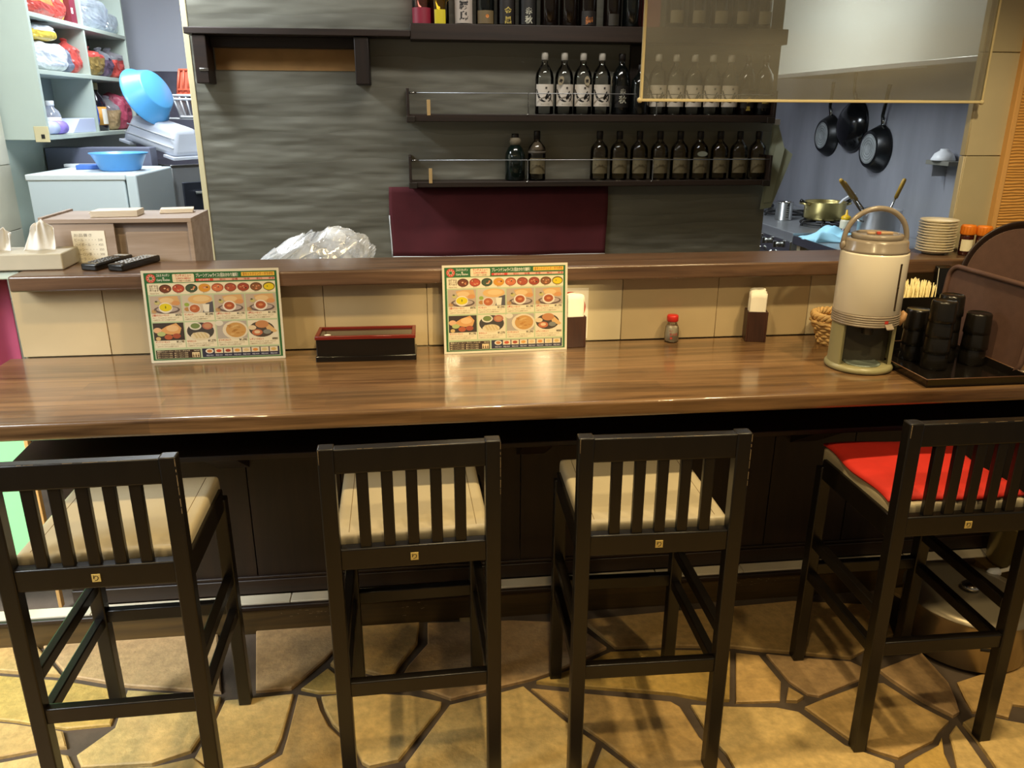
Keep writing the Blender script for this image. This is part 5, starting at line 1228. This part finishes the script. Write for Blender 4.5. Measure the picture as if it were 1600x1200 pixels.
pouch('clear bag of dark snacks in the middle right cabinet bay', 1.10, Z2, .13, .17, .14, mat('plum_snack', '#5b4a5e', .5, var=.3, scale=40), Mfilm, 11, twist=True)
pouch('red snack bag at the far end of the middle right cabinet bay', 1.26, Z2, .18, .18, .15, Mr, Mfilm, 12, twist=True)
def jar(label, y, r, h, m, capm, lab=None, cat='bottle', zc=.03):
    t = thing('pantry_bottle', label, cat, (CX - .085, 4.42 + y, Z1 + .001), 0, 'bottles in the wall cabinet')
    mb = MB(); mb.lathe([(0, 0), (r * .9, 0), (r, .006), (r, h * .55), (r * .85, h * .68), (r * .42, h * .80), (r * .40, h * .86)], 24); mb.build('body', m, t)
    mb = MB(); mb.lathe([(r * .46, h * .85), (r * .48, h * .86), (r * .48, h * .99), (r * .44, h), (0, h)], 18); mb.build('cap', capm, t)
    if lab: mb = MB(); mb.lathe([(r + .0008, h * .12), (r + .0008, h * .50)], 24); mb.mi = 1; mb.lathe([(r + .0012, h * .14), (r + .0012, h * .46)], 8, 0, 0, math.radians(-40), math.radians(25)); mb.build('label', [lab, M_paper], t)
jar('clear plastic bottle with white cap and label in the lower left cabinet bay', .275, .045, .165, thin_glass('pet_plastic', (.86, .88, .92, 1), .1, .05, .15, (.8, .82, .88, 1)), M_white, mat('pale_label', '#e2e4ec', .5))
jar('large dark soy sauce bottle with orange label in the lower right cabinet bay', .93, .055, .275, mat('soy_glass', '#1c1620', .15, coat=.4), mat('olive_cap', '#b9b27a', .4), mat('orange_label', '#d89a3e', .5))
M_blbox = mat('pale_blue_box', '#c3cbe4', .5)
mb = MB(); mb.hexa([(-.06, -.17, 0), (-.06, -.05, .075), (.06, -.17, 0), (.06, -.05, .075), (-.06, .17, 0), (-.06, .17, .075), (.06, .17, 0), (.06, .17, .075)], .003)
o = mb.build('glove_box', M_blbox, None, (CX - .075, 4.42 + .510, Z1 + .001), (0, 0, 0)); o.rotation_euler = (0, 0, 0); tag(o, 'white and blue carton lying in the lower left cabinet bay', 'box', 'food packages in the wall cabinet')
o.location.x = CX - .075
t = thing('wipe_tube', 'white and violet tube lying at the lower left front corner of the cabinet', 'tube', (CX - .020, 4.42 + .10, Z1 + .033))
mb = MB(); mb.tube([(0, -.07, 0), (0, .02, 0)], .032, 16); mb.build('tube_body', M_blbox, t)
mb = MB(); mb.tube([(0, .02, 0), (0, .125, 0)], .033, 16); mb.build('tube_sleeve', mat('violet_sleeve', '#9d86d8', .45), t)
pouch('red tied bag at the back of the lower left cabinet bay', .43, Z1, .12, .14, .09, mat('dull_red_bag', '#8d4a58', .5), Mfilm, 13, twist=True).location.x -= .075
pouch('orange packet behind the plastic bottle in the lower left cabinet bay', .06, Z1, .07, .11, .08, mat('salmon_pack', '#c98f80', .5), None, 14).location.x -= .075
pouch('blue striped packet beside the divider in the lower right cabinet bay', .775, Z1, .08, .20, .12, Mblu, Mblu, 16)
pouch('clear bag of tan snacks in the lower right cabinet bay', 1.12, Z1, .12, .20, .13, mat('tan_pack', '#a58a64', .5, var=.2, scale=30), Mfilm, 17, twist=True)
pouch('crimson packet at the far end of the lower right cabinet bay', 1.275, Z1, .19, .22, .15, Mcr, None, 18)

# fridge
M_fr = mat('fridge_white', '#cfdbdd', .35)
t = thing('fridge', 'white fridge seen from its side at the left of the kitchen', 'fridge', (-1.62, 4.52, 0))
mb = MB(); mb.box(-.235, .215, -.31, .31, .03, 1.285, .008); mb.build('body', M_fr, t)
mb = MB(); mb.box(-.240, .222, -.315, .315, 1.272, 1.302, .006); mb.build('top_cover', mat('fridge_top', '#dfe6e6', .4), t)
mb = MB(); mb.box(.222, .272, -.31, .31, .74, 1.300, .010, 3); dr = mb.build('door', M_fr, t)
mb = MB(); mb.tube([(.274, -.26, 1.06), (.300, -.26, 1.05), (.300, -.26, .80), (.274, -.26, .79)], .009, 8); mb.build('handle', M_white, dr)
mb = MB(); mb.box(.222, .272, -.31, .31, .04, .730, .010, 3); mb.build('door', M_fr, t)
M_bl = mat('blue_plastic', '#5aa7de', .3); M_bl2 = mat('bright_blue_plastic', '#5fa8ea', .3)
def basin(name, label, loc, r, h, rot, m, grp):
    mb = MB(); mb.lathe([(0, 0), (r * .66, 0), (r * .72, .006), (r * .97, h - .006), (r * 1.05, h), (r * 1.05, h + .004), (r * .96, h + .003), (r * .68, .008), (0, .006)], 44)
    o = mb.build(name, m, None, loc, rot); tag(o, label, 'basin', grp); return o
basin('wash_basin', 'small bright blue basin standing on top of the white fridge', (-1.50, 4.47, 1.303), .135, .085, (0, 0, 0), M_bl2, 'blue plastic basins')
mb = MB(); mb.box(-.09, .09, -.06, .06, 0, .022, .004); o = mb.build('plastic_tray', mat('dull_blue_plastic', '#4d78c8', .4), None, (-1.665, 4.60, 1.303), (0, 0, .2)); tag(o, 'flat dull blue plastic tray on the fridge left of the bright blue basin', 'tray')
mb = MB(); mb.box(-.17, .13, -.02, .02, 0, .016, .002); o = mb.build('white_tray', M_white, None, (-1.715, 4.76, 1.303), (0, 0, .0)); tag(o, 'thin white tray at the rear left of the fridge top', 'tray')
# steel cabinet corner with washing tub, tilted basin, rack and baskets
t = thing('dishwasher', 'grey stainless dishwasher with a sloped corner right of the fridge', 'appliance', (-1.30, 5.36, 0), math.radians(38))
mb = MB(); mb.box(-.33, .30, -.30, .33, .10, 1.285, .006); mb.build('body', M_steel, t)
mb = MB(); mb.box(-.335, .305, -.305, .335, 1.285, 1.300, .004); mb.build('top_plate', M_chrome, t)
mb = MB(); mb.box(-.28, .26, -.312, -.300, .45, 1.20, .004); dd = mb.build('door', mat('dark_steel', '#4a4d58', .35, metal=.8), t)
mb = MB(); mb.tube([(-.22, -.335, 1.14), (.20, -.335, 1.14)], .010, 8); mb.build('handle', M_chrome, dd)
for x in (-.28, .25):
    for y in (-.25, .28): mb = MB(); mb.cyl(.02, 0, .10, 10, x, y); mb.build('foot', M_steel, t)
mb = MB(); mb.box(-.30, .26, -.06, .06, 1.0, 1.40, .005); o = mb.build('grey_box', mat('dark_grey_case', '#6a6d80', .45), None, (-1.72, 5.25, 0)); o.location = (-1.72, 4.92, 0); tag(o, 'dark grey case behind the bright blue basin', 'case')
M_tub = mat('grey_white_tub', '#d3d8e2', .4)
t = thing('washing_tub', 'upturned pale grey washing tub with cut-out feet on the dishwasher', 'tub', (-1.485, 5.20, 1.385), math.radians(-38))
t.rotation_euler = (math.radians(0), math.radians(14), math.radians(-30))
mb = MB(); mb.hexa([(-.205, -.12, 0), (-.165, -.085, .155), (-.205, .12, 0), (-.165, .085, .155), (.205, -.12, 0), (.165, -.085, .155), (.205, .12, 0), (.165, .085, .155)], .032); mb.build('shell', M_tub, t)
mb = MB()
for z, k in ((.05, .012), (.10, .022)): mb.tube([(-.20 + k, -.122 + k * .85, z), (.20 - k, -.122 + k * .85, z)], .004, 6)
mb.build('ridge', M_white, t)
mb = MB(); mb.box(-.213, -.13, -.128, .128, -.014, .003, .003); mb.box(.13, .213, -.128, .128, -.014, .003, .003); mb.build('foot_rim', M_tub, t)
o = basin('wash_basin', 'large blue basin tilted on its side leaning above the washing tub', (-1.455, 5.14, 1.715), .165, .10, (math.radians(-20), math.radians(-118), 0), M_bl, 'blue plastic basins')
t = thing('wire_rack', 'white wire rack shelf behind the olive wall edge', 'rack', (-1.22, 5.55, 1.548))
mb = MB()
for y in (-.14, 0, .14): mb.tube([(-.30, y, 0), (.24, y, 0)], .006, 6)
for k in range(9): mb.tube([(-.28 + .062 * k, -.14, .004), (-.28 + .062 * k, .14, .004)], .003, 5)
mb.build('shelf_wires', M_white, t)
for y in (-.14, .14): mb = MB(); mb.tube([(.22, y, .004), (.22, y, 1.05)], .007, 6); mb.build('hanger', M_white, t)
def basket(name, label, loc, m, h, w, d, flip):
    t = thing(name, label, 'basket', loc, 0, 'plastic baskets on the wire rack')
    s_ = -1 if flip else 1; k = .84
    mb = MB()
    z0, z1 = (0, h) if not flip else (h, 0)
    for sx, sy in ((-1, 0), (1, 0), (0, -1), (0, 1)):
        n = 9
        for i in range(n + 1):
            q = -1 + 2 * i / n
            a = (sx * w / 2 * k if sx else q * w / 2 * k, sy * d / 2 * k if sy else q * d / 2 * k, z0); b = (sx * w / 2 if sx else q * w / 2, sy * d / 2 if sy else q * d / 2, z1)
            mb.tube([a, b], .0075 if m is Mred_ else .0055, 5)
    mb.build('slatted_wall', m, t)
    mb = MB()
    for zz, kk in ((z1, 1.0), (z0, k), ((z0 + z1) / 2 + (z1 - z0) * .32, .97)):
        pts = [(-w / 2 * kk, -d / 2 * kk, zz), (w / 2 * kk, -d / 2 * kk, zz), (w / 2 * kk, d / 2 * kk, zz), (-w / 2 * kk, d / 2 * kk, zz)]
        for i in range(4): mb.tube([pts[i], pts[(i + 1) % 4]], .008, 6)
    mb.build('rim', m, t)
    mb = MB(); zb = z0; mb.box(-w / 2 * k, w / 2 * k, -d / 2 * k, d / 2 * k, zb - .003, zb + .003); mb.build('bottom', m, t)
    if flip:
        mb = MB(); mb.hexa([(-w / 2 * .97, -d / 2 * .97, 0), (-w / 2 * k * .97, -d / 2 * k * .97, h), (-w / 2 * .97, d / 2 * .97, 0), (-w / 2 * k * .97, d / 2 * k * .97, h), (w / 2 * .97, -d / 2 * .97, 0), (w / 2 * k * .97, -d / 2 * k * .97, h), (w / 2 * .97, d / 2 * .97, 0), (w / 2 * k * .97, d / 2 * k * .97, h)], .01); mb.build('wall', m, t)
Mred_ = mat('coral_plastic', '#d9684c', .4)
basket('plastic_basket', 'white slotted plastic basket on the wire rack', (-1.27, 5.50, 1.560), M_white, .125, .34, .24, False)
basket('plastic_basket', 'coral red plastic basket upside down on the white slotted basket', (-1.27, 5.50, 1.692), Mred_, .14, .29, .20, True)
def filmf(u, v): a = 2 * math.pi * u; return (.10 * math.cos(a) * (1 - .4 * v) + .012 * math.sin(9 * v + 3 * a), .07 * math.sin(a) * (1 - .4 * v), .20 * v + .012 * math.sin(5 * a))
mb = MB(); mb.grid(filmf, 30, 14); o = mb.build('film_bag', G_bag, None, (-1.17, 5.16, 1.301)); tag(o, 'clear plastic film standing on the dishwasher right of the tub', 'bag')

# ------------------------------------------------------------------ floor level right: pot, step pot, valve and hose
t = thing('floor_pot', 'large lidded stainless pot standing on the floor behind the right stool', 'pot', (1.690, 1.955, .012))
mb = MB(); mb.lathe([(0, 0), (.175, 0), (.183, .005), (.185, .150), (.188, .155), (.183, .158)], 48); mb.build('body', mat('dull_steel', '#b5a88e', .32, metal=.9), t)
mb = MB(); mb.lathe([(.189, .155), (.190, .160), (.15, .166), (.05, .172), (0, .173)], 48); lid = mb.build('lid', mat('dull_lid_steel', '#a89c84', .38, metal=.6), t)
mb = MB(); mb.lathe([(.012, .172), (.012, .180), (.026, .184), (.028, .192), (.020, .199), (0, .201)], 24); mb.build('lid_knob', M_chrome, lid)
a = math.radians(-108); mb = MB(); mb.M = Matrix.Translation((.1835 * math.cos(a), .1835 * math.sin(a), .085)) @ Matrix.Rotation(a, 4, 'Z'); mb.box(-.002, .002, -.014, .014, -.004, .004, .001); tag(mb.build('slot', M_ink, t), 'dark slot in the side')
t = pot('step_pot', 'brass coloured pot standing on the tiled step under the right counter', (2.035, 2.38 - .115, .1125), .085, .16, mat('brassy_metal', '#a89a68', .35, metal=.8))
t.location = (2.04, 2.205, .1125); t.location.y = 2.20
bpy.data.objects[t.name].location.z = .1125
mb = MB(); mb.box(1.93, 2.15, 2.09, 2.247, .0, .110, .003); tag(mb.build('step_block', M_step), 'wooden block in front of the step under the brass coloured pot', 'block')
t = thing('gas_hose_valve', 'white elbow valve with a curved pale hose under the right stool', 'valve', (1.835, 2.06, .16))
mb = MB(); mb.tube([(0, 0, -.148), (0, 0, -.03)], .009, 10); mb.tube([(0, 0, -.05), (0, 0, -.01)], .016, 12); mb.build('pipe', M_trim, t)
mb = MB(); mb.tube([(0, 0, -.03), (0, 0, .0), (.010, 0, .012), (.035, 0, .014)], [.013, .015, .015, .013], 12); mb.build('elbow', M_white, t)
mb = MB(); mb.tube([(.03, 0, .014), (.07, .0, .020), (.11, .01, .05), (.125, .02, .10), (.12, .03, .14)], .0065, 10); mb.build('hose', M_paper, t)
mb = MB(); mb.box(-.02, .02, -.012, .012, 0, .20, .003); o = mb.build('blue_case', mat('blue_case', '#3c5f96', .5), None, (1.885, 1.84, .012)); tag(o, 'blue object at the right photo edge beside the floor pot', 'case')
